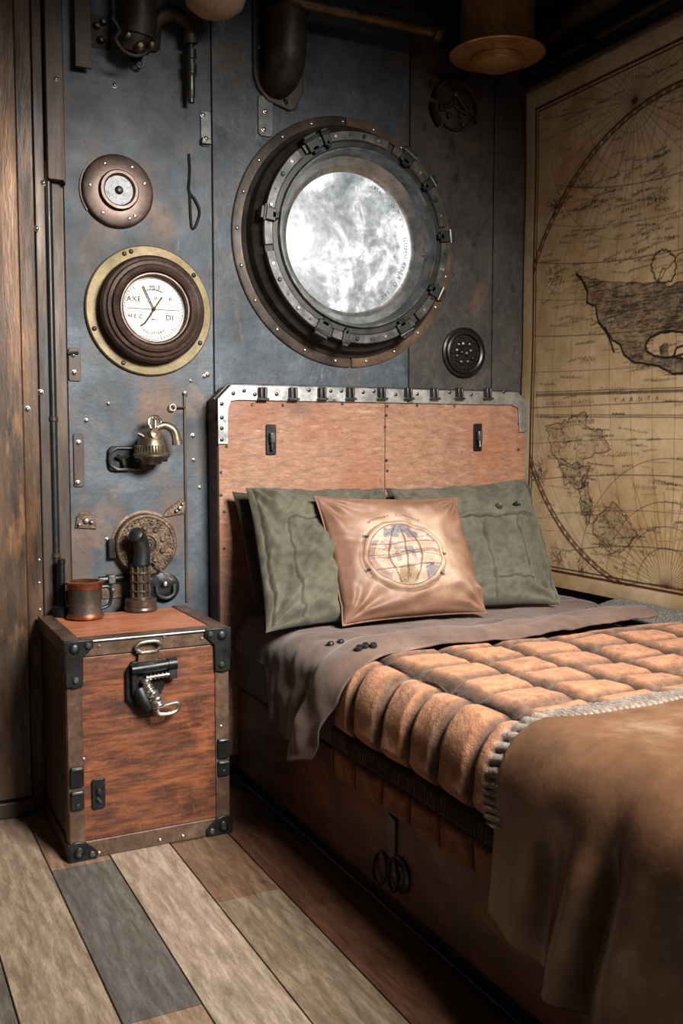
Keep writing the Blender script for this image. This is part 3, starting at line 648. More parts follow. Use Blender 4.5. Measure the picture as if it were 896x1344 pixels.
# dark pipes along right wall top
for nm, lab, (q0, q1), X, r in (('dark_pipe', 'thick dark pipe running along the top of the right wall above the map', ((706, 46), (790, 0)), 2.27, .045),):
    a = at_x(*q0, X)
    t = thing(nm, a, lab, 'pipe')
    MB().tube([(X, .09, a.z), (X, -3.0, a.z)], r, 24).build('pipe', M['pipedark'], t)
    for Y in (-.18, -.62): MB().lathe((X, Y, a.z), (0, 1, 0), [(r, 0), (r + .009, .002), (r + .009, .03), (r, .032)], 24).build('collar', M['pipedark'], t)
    MB().tube([(X + .07, .09, a.z - .075), (X + .07, -3.0, a.z - .075)], .016, 12).build('side_tube', M['pipedark'], t)
    for Y in (-.3, -.9): MB().box(X - .01, WX - .001, Y, Y + .02, a.z - .1, a.z - .085).build('wall_hanger', M['iron'], t, bevel=.002)
# dark dome lamp at top left-centre
p = at_y(282, 22, -.1)
t = thing('dome_lamp', (p.x, -.1, p.z), 'pale upside-down dome lamp cut by the top of the frame', 'lamp')
MB().lathe((p.x, -.1, p.z), (0, 0, 1), [(0, 0), (.03, .002), (.06, .012), (.085, .032), (.095, .06), (.09, .1), (.04, .13), (0, .135)], 40).build('bowl', M['shell'], t)
MB().tube([(p.x, -.1, p.z + .13), (p.x, -.1, 2.66)], .02, 12).build('stem', M['pipedark'], t)
# left elbow pipe in a U bracket
p = at_y(180, 40, WY - .12)
t = thing('vertical_pipe', p, 'short vertical dark pipe with open end inside U-shaped bracket, top left', 'pipe')
PY_ = WY - .10
MB().tube([(p.x + .012, PY_, 2.66), (p.x + .008, PY_, p.z + .03), (p.x, PY_ + .005, p.z - .01), (p.x - .006, PY_ + .02, p.z - .045)], [.056, .056, .054, .05], 28).build('pipe', M['pipedark'], t)
MB().lathe((p.x + .002, PY_ + .003, p.z - .015), (.1, -.1, 1), [(.054, 0), (.06, .002), (.06, .016), (.054, .018)], 28).build('collar', M['pipedark'], t)
u = [(p.x - .085, WY - .15, 2.66), (p.x - .078, WY - .15, p.z + .03), (p.x - .082, WY - .15, p.z + .015), (p.x - .062, WY - .15, p.z - .02)] + [(p.x - .02 + .055 * math.cos(a), WY - .15, p.z - .03 + .055 * math.sin(a)) for a in [PI + .25 + k * .28 for k in range(9)]]
MB().tube(bez(u, 4), .006, 8).build('u_bracket', M['ironsat'], t)
for dx, dz, r in ((.0, -.055, .014), (.035, -.045, .010), (-.035, -.03, .009)):
    MB().lathe((p.x + dx, WY - .15, p.z + dz), NY, [(r, -.02), (r, .004), (r * .5, .009), (0, .009)], 10).build('bolt', M['antique'], t)
p2 = at_y(180, 88, WY)
MB().ring((p2.x, WY - .03, p2.z), NY, [(.011 + .004 * math.cos(k * PI / 3), .004 * math.sin(k * PI / 3)) for k in range(6)], 16).build('eyelet', M['ironsat'], t)
MB().tube([(p2.x - .02, WY - .002, p2.z + .02), (p2.x, WY - .03, p2.z + .012), (p.x + .03, WY - .1, p.z - .04)], .006, 8).build('stay', M['iron'], t)
# hose and nozzle
q = [at_y(200, 62, WY), at_y(205, 28, WY - .06), at_y(228, 18, WY - .06), at_y(246, 34, WY - .05), at_y(250, 58, WY - .045)]
t = thing('hose', q[0], 'dark curved hose ending in a metal nozzle pointing down', 'hose')
hp = bez(q, 8); MB().tube(hp, .024, 16).build('tube', M['pipedark'], t)
e = q[-1]; MB().lathe((e.x, e.y, e.z + .005), (0, 0, -1), [(0, 0), (.009, .0), (.009, .02), (.018, .022), (.018, .05), (.013, .054), (.013, .064), (.019, .066), (.019, .098), (.013, .104), (.013, .165), (.010, .17), (.010, .185), (0, .185)], 16).build('nozzle', M['ironsat'], t)
strap('hanging_bar', 'flat brown metal bar hanging from the ceiling at top left', 'bar', 98, 117, -60, 88, (), 'copperdark', WY - .03, None, .012, .002)
p = at_y(126, 35, WY)
t = thing('bolt_plate', p, 'small dark bolt plate right of the hanging bar at top left', 'plate')
MB().prism(rounded(.034, .05, .008), (p.x + .01, WY, p.z - .014), (1, 0, 0), (0, 0, 1), (0, -.004, 0)).build('plate', M['pipedark'], t)
for dx, dz in ((0, 0), (.012, -.04), (.02, .015)):
    MB().lathe((p.x + dx, WY, p.z + dz), NY, [(.012, -.001), (.012, .01), (.008, .022), (0, .024)], 10).build('bolt', M['ironsat'], t)

# ================================================================== WORLD MAP
MX, MY0, MY1, MZ0, MZ1 = 2.343, .09, -1.45, .597, 2.452
DYM, DZM = .0028, .0023
ny = int((MY0 - MY1) / DYM) + 1; nz_ = int((MZ1 - MZ0) / DZM) + 1
Yg = np.linspace(MY0, MY1, ny); Zg = np.linspace(MZ0, MZ1, nz_)
YY, ZZ = np.meshgrid(Yg, Zg)
def vnoise(s, seed):
    r = np.random.default_rng(seed); a = r.random((int((MZ1 - MZ0) / s) + 3, int((MY0 - MY1) / s) + 3))
    fy = (MY0 - YY) / s; fz = (ZZ - MZ0) / s; i = fz.astype(int); j = fy.astype(int); u = fz - i; v = fy - j
    u = u * u * (3 - 2 * u); v = v * v * (3 - 2 * v)
    return (a[i, j] * (1 - u) * (1 - v) + a[i + 1, j] * u * (1 - v) + a[i, j + 1] * (1 - u) * v + a[i + 1, j + 1] * u * v)
bl = .5 * vnoise(.3, 1) + .3 * vnoise(.11, 2) + .2 * vnoise(.04, 3)
pa_, pb2, pc_ = (np.array(lin(h)) for h in ('#e8d0a8', '#cfae80', '#dcd5ba'))
k = np.clip((bl - .35) * 2.4, 0, 1)[..., None]
IMG = pa_ * (1 - k) + pb2 * k
k = np.clip((ZZ - 1.75) * 1.5, 0, 1)[..., None] * np.clip((.8 - bl) * 1.5, 0, .8)[..., None]
IMG = IMG * (1 - k) + pc_ * k
edge = np.minimum.reduce([MY0 - YY, ZZ - MZ0, MZ1 - ZZ]); k = np.clip(1 - edge / .05, 0, 1)[..., None] * .35
IMG = IMG * (1 - k) + np.array(lin('#8a6847')) * k
INK, RED = np.array(lin('#1d1510')), np.array(lin('#56291d'))
def draw(pts, w, col=INK, al=.8, clip=True):
    for (y0, z0), (y1, z1) in zip(pts[:-1], pts[1:]):
        i0 = max(0, int((min(z0, z1) - w - MZ0) / DZM) - 1); i1 = min(nz_, int((max(z0, z1) + w - MZ0) / DZM) + 3)
        j0 = max(0, int((MY0 - max(y0, y1) - w) / DYM) - 1); j1 = min(ny, int((MY0 - min(y0, y1) + w) / DYM) + 3)
        if i1 <= i0 or j1 <= j0: continue
        y, z = YY[i0:i1, j0:j1], ZZ[i0:i1, j0:j1]; dy, dz = y1 - y0, z1 - z0; L2 = dy * dy + dz * dz + 1e-12
        t = np.clip(((y - y0) * dy + (z - z0) * dz) / L2, 0, 1)
        d = np.hypot(y - y0 - t * dy, z - z0 - t * dz)
        a = np.clip((w * .65 + .0015 - d) / .0026, 0, 1) * min(1, al * 1.15)
        if clip: a = a * ((y < .035) & (z > .648) & (z < 2.386))
        IMG[i0:i1, j0:j1] = IMG[i0:i1, j0:j1] * (1 - a[..., None]) + col * a[..., None]
def W(px, py): q = at_x(px, py, MX); return (q.y, q.z)
def inpoly(poly):
    ins = np.zeros(YY.shape, bool); n = len(poly)
    for i in range(n):
        (y0, z0), (y1, z1) = poly[i], poly[(i + 1) % n]
        c = ((z0 > ZZ) != (z1 > ZZ)) & (YY < (y1 - y0) * (ZZ - z0) / (z1 - z0 + 1e-12) + y0); ins ^= c
    return ins
def jitter(pts, n=5, amp=.006):
    out = []
    for (a, b) in zip(pts[:-1], pts[1:]):
        for i in range(n):
            t = i / n; out.append((a[0] + (b[0] - a[0]) * t + random.uniform(-amp, amp), a[1] + (b[1] - a[1]) * t + random.uniform(-amp, amp)))
    return out + [pts[-1]]
MC, MR = (-.70, 1.43), .81
# graticule
for m in [x / 8 for x in range(-8, 9)]:
    pts = [(MC[0] + m * MR * math.sqrt(max(0, 1 - ((z - MC[1]) / .84) ** 2)), z) for z in np.linspace(MC[1] - .82, MC[1] + .82, 60)]
    draw(pts, .0012, INK, .55)
for k in range(-6, 7):
    z0 = 1.265 + k * .118; hw = math.sqrt(max(.02, MR ** 2 - (z0 - MC[1]) ** 2))
    pts = [(MC[0] + u * hw, z0 + k * .022 * u * u * (hw / .8)) for u in np.linspace(-1, 1, 50)]
    draw(pts, .0022 if k % 2 == 0 else .0012, INK, .7)
for z in (1.312, 1.305, 1.226, 1.219):
    draw([(.0, z + .012), (-1.45, z - .02)], .0018, INK, .85)
for i in range(90): draw([(-.0 - i * .016, 1.3105 - i * .0003), (-.008 - i * .016, 1.3103 - i * .0003)], .006, INK, .6)
# hemisphere rim: two red-brown lines with dashes between
for r, w in ((.805, .0035), (.822, .0045)):
    draw([(MC[0] + r * math.cos(a), MC[1] + r * math.sin(a)) for a in np.linspace(0, 2 * PI, 160)], w, RED, .9)
for i in range(240):
    a = 2 * PI * i / 240
    if i % 2: draw([(MC[0] + .8135 * math.cos(a), MC[1] + .8135 * math.sin(a)), (MC[0] + .8135 * math.cos(a + .02), MC[1] + .8135 * math.sin(a + .02))], .011, RED, .55)
# rays round the two poles
NP, SP = (-.495, 2.253), (-.68, .665)
for i in range(40):
    a = 2 * PI * i / 40; l = random.uniform(.22, .55)
    draw([(NP[0] + .008 * math.cos(a), NP[1] + .008 * math.sin(a)), (NP[0] + l * math.cos(a), NP[1] + l * math.sin(a))], .0011, INK, .7)
for r in (.10, .22, .33, .44): draw([(NP[0] + r * math.cos(a), NP[1] + r * math.sin(a)) for a in np.linspace(PI * .1, PI * 1.95, 70)], .0014, INK, .5)
draw([(NP[0] - .006, NP[1]), (NP[0] + .006, NP[1])], .012, INK, .8)
for i in range(26):
    a = PI * i / 25; l = random.uniform(.22, .42)
    draw([(SP[0], SP[1]), (SP[0] + l * math.cos(a), SP[1] + l * math.sin(a))], .0012, INK, .75)
for r in (.13, .2, .28, .42): draw([(SP[0] + r * math.cos(a), SP[1] + r * math.sin(a)) for a in np.linspace(0, PI, 50)], .0016, INK, .7)
# the large shaded continent with its gulf and bay
am = [W(*p) for p in ((757, 360), (763, 365), (768, 374), (772, 384), (771, 397), (782, 402), (784, 412), (786, 424), (795, 432), (804, 446), (814, 452), (820, 466), (830, 474), (846, 478), (862, 480), (876, 487), (886, 491), (900, 491), (915, 484), (905, 472), (890, 470), (884, 468), (890, 455), (915, 448), (940, 452), (955, 470), (950, 440), (975, 415), (1010, 395), (1000, 370), (960, 360), (935, 372), (900, 368), (880, 376), (866, 371), (850, 373), (832, 370), (815, 371), (795, 369), (775, 366))]
am = jitter(am + [am[0]], 3, .003)
gulf = jitter([W(880 + 32 * math.cos(a), 452 + 17 * math.sin(a) - 3 * math.cos(a)) for a in np.linspace(0, 2 * PI, 14)], 3, .002)
def land(poly, dark, seed, hatch=True):
    ins = inpoly(poly); h = vnoise(.012, seed) * .5 + vnoise(.03, seed + 1) * .5
    lines = (np.sin(ZZ * 2 * PI / .0105 + 4 * vnoise(.05, seed + 2)) > .2) if hatch else np.zeros_like(ins)
    a = np.where(ins, dark * (.25 + .9 * h + .5 * np.clip((-.25 - YY) / .5, 0, 1)) + .16 * lines * (h > .5), 0)[..., None].clip(0, .9)
    IMG[:] = IMG * (1 - a) + np.array(lin('#3b3c37')) * a
    return ins
before = IMG.copy(); ins = land(am, .55, 11)
g = inpoly(gulf); IMG[g] = before[g] * .95
for q, w in ((am[:72], .0055), (am[72:], .0016), (gulf, .0055)): draw(q, w, INK, .9)
land([W(*p) for p in ((866, 455), (874, 450), (878, 452), (879, 468), (868, 470))], .7, 15)
draw(jitter([W(*p) for p in ((788, 425), (797, 437), (803, 450), (807, 462))], 4, .002), .006, INK, .9)
for i in range(120):   # coastal hatching and inland scribbles
    a = random.choice(am); l = random.uniform(.01, .03); draw([(a[0] + .012, a[1]), (a[0] + .012 + l, a[1] - random.uniform(0, .004))], .0012, INK, .6)
ys, zs = np.where(ins & ~g)
for i in range(420):
    q = random.randrange(len(ys)); y, z = Yg[zs[q]], Zg[ys[q]]
    draw(jitter([(y, z), (y - random.uniform(.01, .05), z + random.uniform(-.012, .012))], 3, .003), .0013, INK, .7)
bay = jitter([W(873 + 16 * math.cos(a), 350 + 22 * math.sin(a)) for a in np.linspace(0, 2 * PI, 14)], 4, .004); draw(bay, .0035, INK, .85)
draw(jitter([W(*p) for p in ((874, 350), (868, 356), (866, 368), (885, 345), (896, 330), (906, 322))], 4, .006), .0025, INK, .8)
draw(jitter([W(*p) for p in ((757, 360), (762, 363), (768, 374), (772, 384))], 3, .002), .007, INK, .8)
# southern islands: outlined, scribbled
isl = [[(778, 688), (790, 672), (806, 662), (818, 672), (826, 688), (838, 702), (820, 722), (806, 728), (790, 716), (782, 704)], [(718, 560), (740, 556), (752, 545), (772, 540), (768, 560), (790, 566), (800, 590), (770, 600), (762, 615), (735, 610), (724, 590)],
       [(760, 640), (772, 632), (776, 660), (772, 690), (764, 672)], [(735, 605), (775, 612), (768, 640), (742, 636)]]
for q, pl in enumerate(isl):
    P_ = jitter([W(*p) for p in pl + [pl[0]]], 5, .009); draw(P_, .0026, INK, .75); a_ = land(P_, .22, 30 + q, False)
    ys, zs = np.where(a_)
    for i in range(70 if len(ys) else 0):
        r = random.randrange(len(ys)); y, z = Yg[zs[r]], Zg[ys[r]]
        draw(jitter([(y, z), (y + random.uniform(-.03, .03), z + random.uniform(-.03, .03))], 3, .006), .0012, INK, .65)
# engraver's pseudo script: rows of tiny strokes
def scrib(y, z, l, h, al=.7, slope=0):
    x = 0
    while x < l:
        a = random.uniform(-.3, .3) * h; draw([(y - x, z + slope * x), (y - x - .25 * h, z + slope * x + h * random.uniform(.3, 1)), (y - x - .5 * h + a, z + slope * x + random.uniform(0, .4) * h)], .0012, INK, al)
        x += h * random.uniform(.5, 1.1)
for i in range(330):
    y, z = random.uniform(0, -1.35), random.uniform(.7, 2.33); scrib(y, z, random.uniform(.03, .14), random.choice((.006, .008, .011)), random.uniform(.4, .8), random.uniform(-.15, .15))
for i in range(60):
    y, z = random.uniform(-.1, -.6), random.uniform(1.7, 2.05); scrib(y, z, random.uniform(.03, .1), .010, .75, random.uniform(-.2, .3))
for i in range(80):
    y, z = random.uniform(-.02, -1.3), random.uniform(.8, 1.75); draw(jitter([(y, z), (y - random.uniform(.03, .12), z + random.uniform(-.004, .004))], 4, .0015), .0012, INK, .55)
for (y, z) in ((-.03, 1.02), (-.09, 2.0), (-.1, 1.74), (-.15, .70), (-.02, .72), (-.78, 2.1), (-.28, .68), (-.05, .66)):   # corner ornaments
    for i in range(40):
        a = random.uniform(0, 2 * PI); r = random.uniform(.0, .055); p_ = (y + r * math.cos(a), z + r * math.sin(a))
        draw(jitter([p_, (p_[0] + random.uniform(-.03, .03), p_[1] + random.uniform(-.03, .03))], 3, .006), .0014, RED if random.random() < .5 else INK, .7)
# frame lines
for o_, w in ((0, .007), (.014, .004)):
    draw([(.03 - o_, .655 + o_), (.03 - o_, 2.38 - o_)], w, RED, .9, False); draw([(.03 - o_, 2.38 - o_), (-1.4 + o_, 2.38 - o_)], w, RED, .9, False); draw([(.03 - o_, .655 + o_), (-1.4 + o_, .655 + o_)], w, RED, .9, False)
def mapx(y, z):
    return MX - .004 - .004 * math.sin(y * 4.1 + 1) * math.sin(z * 2.3) - .003 * noise.noise((y * 3, z * 3, 0)) - .012 * math.exp(-((y - .09) / .06) ** 2) * max(0, 1.5 - z)
t = thing('wall_map', (MX, -.5, MZ0), 'large aged paper world map hanging on the right wall above the bed', 'map')
mb = MB(); xs_ = []
for z in Zg:
    for y in Yg: mb.v.append((0, y, z))
gx = np.array([[mapx(y, z) for y in Yg[::8]] for z in Zg[::8]])
fi = np.arange(nz_) / 8; fj = np.arange(ny) / 8
def interp2(G, fi, fj):
    i = np.minimum(fi.astype(int), G.shape[0] - 2); j = np.minimum(fj.astype(int), G.shape[1] - 2); u = (fi - i)[:, None]; v = (fj - j)[None]
    return G[i][:, j] * (1 - u) * (1 - v) + G[i + 1][:, j] * u * (1 - v) + G[i][:, j + 1] * (1 - u) * v + G[i + 1][:, j + 1] * u * v
X_ = interp2(gx, fi, fj).ravel()
mb.v = [(x, p[1], p[2]) for x, p in zip(X_.tolist(), mb.v)]
idx = np.arange(ny * nz_).reshape(nz_, ny)
mb.f = np.stack([idx[:-1, :-1], idx[:-1, 1:], idx[1:, 1:], idx[1:, :-1]], -1).reshape(-1, 4).tolist()
mb.build('map_sheet', M['map'], t, smooth=80, cols=IMG.reshape(-1, 3))
def mapt(txt, y, z, size):
    lt = MB()
    def pl(a, b, k): return (mapx(y - a, z + b) - .0035, y - a, z + b)
    letters(lt, txt, size, pl, size * .35)
    lt.build('map_lettering', M['ink'], t, smooth=0)
mapt('VIRTUTI  SPIRITUS', -.20, 1.272, .018); mapt('T A R N T A .', -.55, 1.272, .022); mapt('TROPICVS', -.5, 1.095, .014); mapt('MERIDIANA', -.58, .985, .013); mapt('MARE', -.3, 1.42, .018); mapt('AMERICA SEP', -.55, 1.90, .02)
MB().box(MX - .016, MX + .010, MY1, MY0 + .004, MZ1 - .004, MZ1 + .012).build('top_batten', M['wood_dark'], t, bevel=.002)

# ================================================================== TRUNK (bedside)
TX0, TX1, TY0, TY1, TH = .497, .957, -.37, .045, .607
t = thing('bedside_trunk', ((TX0 + TX1) / 2, TY0, 0), 'orange brown wooden trunk with iron corners used as a bedside table', 'trunk')
trunk = t
e = .006
MB().box(TX0 + e, TX1 - e, TY0 + e, TY1, .004, TH - e).build('body', M['trunkside'], t, smooth=0, bevel=.003)
fw = .042
MB().box(TX0 + fw - .004, TX1 - fw + .004, TY0 + .001, TY0 + .012, .05, TH - fw - .006).build('front_panel', M['trunkwood'], t, smooth=0, bevel=.002)
MB().box(TX0 + fw, TX1 - fw, TY0 + fw, TY1 - .02, TH - .008, TH - .0015).build('top_panel', M['trunktop'], t, smooth=0, bevel=.002)
def edge_strip(*b): return MB().box(*b).build('edge_strip', M['trunkedge'], t, smooth=0, bevel=.003)
edge_strip(TX0, TX0 + fw, TY0 - .004, TY0 + .01, .0, TH); edge_strip(TX1 - fw, TX1, TY0 - .004, TY0 + .01, .0, TH)
edge_strip(TX0 + fw, TX1 - fw, TY0 - .003, TY0 + .01, .0, .05); edge_strip(TX0 + fw, TX1 - fw, TY0 - .003, TY0 + .01, TH - fw - .004, TH)
edge_strip(TX0 + fw, TX1 - fw, TY0 - .002, TY0 + fw, TH - .008, TH + .002)
edge_strip(TX0 - .002, TX0 + fw, TY0 - .003, TY1, TH - .01, TH + .0015); edge_strip(TX1 - fw, TX1 + .002, TY0 - .003, TY1, TH - .01, TH + .0015)
edge_strip(TX0 - .002, TX0 + .006, TY0, TY1, TH - .04, TH - .006); edge_strip(TX0 - .002, TX0 + .006, TY0, TY0 + .04, 0, TH - .02); edge_strip(TX0 - .002, TX0 + .006, TY0 + .04, TY1, 0, .045)
MB().tube([(TX0 + fw, TY0 - .003, TH - .004), (TX1 - fw, TY0 - .003, TH - .004)], .0055, 10).build('lid_bead', M['ironsat'], t)
def corner(x, z, sx, sz, h=.10):
    # L-shaped iron corner on the front face, with bolts; returns to the side
    b = MB()
    w = .048
    poly = [(0, 0), (w * 1.55, 0), (w * 1.6, .02), (w * 1.3, .035), (w, .048), (w * .96, h), (w * .5, h + .006), (0, h)]
    poly = [(a * sx, c * sz) for a, c in poly]
    if sx * sz < 0: poly = poly[::-1]
    b.prism(poly, (x - .003 * sx, TY0 - .004, z), (1, 0, 0), (0, 0, 1), (0, -.007, 0))
    o = b.build('corner_fitting', M['iron'], t, bevel=.0025)
    s = MB()
    if sx > 0: s.box(x - .006, x - .001, TY0 - .010, TY0 + .05, min(z, z + sz * min(h, .09)), max(z, z + sz * min(h, .09)))
    else: s.box(x + .001, x + .006, TY0 - .010, TY0 + .05, min(z, z + sz * min(h, .09)), max(z, z + sz * min(h, .09)))
    s.build('corner_side', M['iron'], o, bevel=.002)
    for a, c in ((.022, .022), (.058, .016), (.024, h - .018)):
        MB().lathe((x + a * sx, TY0 - .011, z + c * sz), NY, [(.009, -.001), (.009, .004), (.006, .007), (0, .0075)], 10).build('rivet', M['ironsat'], o)
    MB().dome((x + .022 * sx, TY0 - .009, z + .022 * sz), NY, .016, .009, 12).build('boss', M['iron'], o)
corner(TX0, TH + .002, 1, -1, .125); corner(TX1, TH + .002, -1, -1, .125); corner(TX0, 0, 1, 1, .05); corner(TX1, 0, -1, 1, .05)
def clip(x0, x1, z0, z1, slot):
    o = MB().prism(rounded((x1 - x0) / 2, (z1 - z0) / 2, .006), ((x0 + x1) / 2, TY0 - .004, (z0 + z1) / 2), (1, 0, 0), (0, 0, 1), (0, -.008, 0)).build('hinge_clip', M['iron'], t, bevel=.002)
    MB().box(x0 + .002, x1 - .002, TY0 - .017, TY0 - .006, z1 - .010, z1 - .002).build('clip_bar', M['ironsat'], o, bevel=.002)
    if slot: MB().box(x0 + .014, x1 - .012, TY0 - .0135, TY0 - .008, z0 + .008, z0 + .018).build('clip_slot', M['black'], o, bevel=.001)
z_ = lambda y, x=90: at_y(x, y, TY0).z
clip(TX0 + .004, TX0 + fw - .002, z_(1034), z_(1007), False); clip(TX0 + .004, TX0 + fw - .002, z_(1064), z_(1038), True)
clip(TX1 - fw + .004, TX1 - .002, z_(994, 290), z_(968, 290), False); clip(TX1 - fw + .004, TX1 - .002, z_(1017, 290), z_(997, 290), True)
for (px, py) in ((130, 848), (215, 836), (262, 829), (265, 838), (110, 996), (130, 1119), (210, 1102), (100, 890), (290, 953), (240, 1097)):
    p = at_y(px, py, TY0 - .004)
    MB().lathe(p, NY, [(.004, -.001), (.004, .002), (.002, .0035), (0, .0035)], 8).build('rivet', M['bolt'], t)
# keyhole plate
p = at_y(129, 1041, TY0)
kp = MB().prism(rounded(.018, .042, .007), (p.x, TY0, p.z), (1, 0, 0), (0, 0, 1), (0, -.006, 0)).build('keyhole_plate', M['iron'], t, bevel=.0015)
MB().lathe((p.x, TY0 - .006, p.z + .008), NY, [(.008, -.001), (.008, .008), (.005, .011), (0, .011)], 10).build('knob', M['black'], kp)
MB().tube([(p.x - .006, TY0 - .009, p.z - .008), (p.x + .004, TY0 - .011, p.z - .022)], .005, 8).build('catch', M['ironsat'], kp)
# hasp latch
p = at_y(193, 893, TY0)
lx, lz, ly = p.x, p.z, TY0 - .003
la = MB().prism([(-.062, -.045), (-.035, -.075), (.02, -.07), (.045, -.02), (.052, .05), (.04, .06), (-.045, .06), (-.062, .035)], (lx, ly + .003, lz), (1, 0, 0), (0, 0, 1), (0, -.014, 0)).build('latch', M['iron'], t, bevel=.003)
MB().tube([(lx - .05, ly - .022, lz + .040), (lx + .062, ly - .022, lz + .046)], .0145, 18).build('hinge_barrel', M['iron'], la)
MB().tube([(lx + .052, ly - .022, lz + .0455), (lx + .076, ly - .022, lz + .0465)], .0175, 18).build('barrel_cap', M['iron'], la)
MB().box(lx + .052, lx + .078, ly - .030, ly - .006, lz + .004, lz + .040).build('latch_cheek', M['ironsat'], la, bevel=.004)
MB().box(lx - .05, lx - .036, ly - .026, ly - .008, lz - .03, lz + .035).build('latch_guide', M['iron'], la, bevel=.003)
sp = [(-.01, .016), (.055, .022)]
MB().tube([(lx + sp[0][0] + (sp[1][0] - sp[0][0]) * i / 36, ly - .026 - .0, lz + .014 + .004 * i / 36) for i in range(37)], [.006 + .003 * (i % 6 < 3) for i in range(37)], 12).build('spring', M['chrome'], la)
lo = bez([(lx - .02, ly - .015, lz + .085), (lx - .034, ly - .015, lz + .098), (lx - .02, ly - .016, lz + .112), (lx + .022, ly - .018, lz + .114), (lx + .036, ly - .018, lz + .100), (lx + .022, ly - .016, lz + .086)], 6)
MB().tube(lo, .0058, 10, closed=True).build('bail_loop', M['chrome'], la)
MB().prism([(-.03, 0), (.03, 0), (.028, .03), (-.026, .03)], (lx, ly - .006, lz + .056), (1, 0, 0), (0, 0, 1), (0, -.008, 0)).build('bail_tab', M['trunkedge'], la, bevel=.002)
cr = bez([(lx - .012, ly - .02, lz + .012), (lx - .008, ly - .028, lz - .008), (lx - .002, ly - .034, lz - .022), (lx + .01, ly - .042, lz - .040), (lx + .018, ly - .046, lz - .064)], 9)
MB().tube(cr, [.010 + .005 * abs(math.sin(i * .5)) + .005 * i / len(cr) for i in range(len(cr))], 14).build('turn_handle', M['chrome'], la)
MB().lathe((lx + .012, ly - .042, lz - .052), (.3, -.3, -1), [(.011, -.006), (.017, -.004), (.017, .006), (.011, .009)], 16).build('handle_collar', M['chrome'], la)
ho = bez([(lx + .012, ly - .046, lz - .066), (lx + .018, ly - .05, lz - .083), (lx + .045, ly - .05, lz - .086), (lx + .068, ly - .05, lz - .080), (lx + .076, ly - .05, lz - .066), (lx + .068, ly - .05, lz - .057), (lx + .04, ly - .05, lz - .060)], 6)
MB().tube(ho, .0062, 10, closed=True).build('handle_loop', M['chrome'], la)
MB().tube([(lx - .028, ly - .016, lz - .02), (lx - .02, ly - .03, lz - .045), (lx - .004, ly - .036, lz - .072)], [.022, .02, .013], 14).build('latch_knuckle', M['iron'], la)

# ================================================================== ON THE TRUNK
# copper mug
p = at_z(112, 811, TH); mx_, my_ = p.x, p.y
t = thing('copper_mug', (mx_, my_, TH + .0015), 'small copper mug with dark body on trunk top', 'mug')
c = (mx_, my_, TH + .002); r = .050
MB().lathe(c, (0, 0, 1), [(0, 0), (r + .003, 0), (r + .004, .006), (r, .012), (r - .001, .018), (r - .001, .092), (r + .002, .100), (r + .006, .106), (r + .006, .110), (r + .001, .111), (r - .004, .108), (r - .005, .02), (0, .014)], 48).build('body', M['bronzedark'], t)
MB().ring(c, (0, 0, 1), [(r - .002, .090), (r + .001, .090), (r + .004, .100), (r + .0085, .106), (r + .0085, .111), (r - .006, .111), (r - .006, .09)], 48).build('rim', M['copper'], t)
MB().ring(c, (0, 0, 1), [(r - .004, .001), (r + .005, .001), (r + .006, .007), (r + .002, .014), (r - .004, .014)], 48).build('foot_band', M['copper'], t)
hx = bez([(mx_ + r - .004, my_, TH + .092), (mx_ + r + .022, my_, TH + .09), (mx_ + r + .03, my_, TH + .065), (mx_ + r + .022, my_, TH + .035), (mx_ + r - .003, my_, TH + .025)], 8)
MB().tube(hx, .0055, 10).build('handle', M['iron'], t)
# black rod stand
p = at_z(82, 808, TH)
t = thing('rod_stand', (p.x, p.y, TH), 'slim black rod on round base behind the copper mug, left end of trunk', 'stand')
MB().lathe((p.x, p.y, TH + .001), (0, 0, 1), [(.030, 0), (.030, .026), (.026, .030), (.014, .032), (.012, .05), (0, .05)], 24).build('base', M['iron'], t)
MB().lathe((p.x, p.y, TH + .03), (0, 0, 1), [(.0105, 0), (.0105, .13), (.012, .132), (.012, .142), (.008, .146), (0, .147)], 16).build('rod', M['iron'], t)
# caged tube stand
p = at_z(185, 801, TH)
sx_, sy_ = p.x, p.y
t = thing('caged_tube_stand', (sx_, sy_, TH), 'brass caged tube stand with bent black hood on trunk, before the embossed wheel', 'stand')
MB().lathe((sx_, sy_, TH + .001), (0, 0, 1), [(.050, 0), (.052, .006), (.050, .012), (.047, .014), (.049, .018), (.049, .034), (.045, .038), (0, .040)], 40).build('base', M['bronze'], t)
MB().lathe((sx_, sy_, TH + .036), (0, 0, 1), [(.025, 0), (.025, .11), (0, .11)], 24).build('core', M['bronzedark'], t)
for k in range(9):
    a = 2 * PI * k / 9
    MB().tube([(sx_ + .029 * math.cos(a), sy_ + .029 * math.sin(a), TH + .038), (sx_ + .029 * math.cos(a), sy_ + .029 * math.sin(a), TH + .145)], .0032, 8).build('cage_rod', M['antique'], t)
for z in (.040, .062, .092, .120, .144):
    MB().ring((sx_, sy_, TH + z), (0, 0, 1), [(.024, 0), (.033, 0), (.033, .005), (.024, .005)], 32).build('cage_ring', M['antique'] if z != .144 else M['iron'], t)
hd = bez([(sx_ + .004, sy_, TH + .145), (sx_ + .006, sy_, TH + .185), (sx_ - .001, sy_ - .006, TH + .222), (sx_ - .014, sy_ - .016, TH + .240)], 8)
MB().tube(hd, [.026 - .002 * i / len(hd) for i in range(len(hd))], 20).build('hood', M['black'], t)
MB().lathe(hd[-1], (-.5, -.5, .45), [(.0245, -.004), (.026, .002), (.024, .010), (.014, .017), (0, .019)], 20).build('hood_cap', M['black'], t)
MB().tube([(sx_ + .03, sy_, TH + .148), (sx_ + .026, sy_ - .01, TH + .19), (sx_ + .012, sy_ - .014, TH + .232)], .003, 8).build('hood_seam', M['antique'], t)

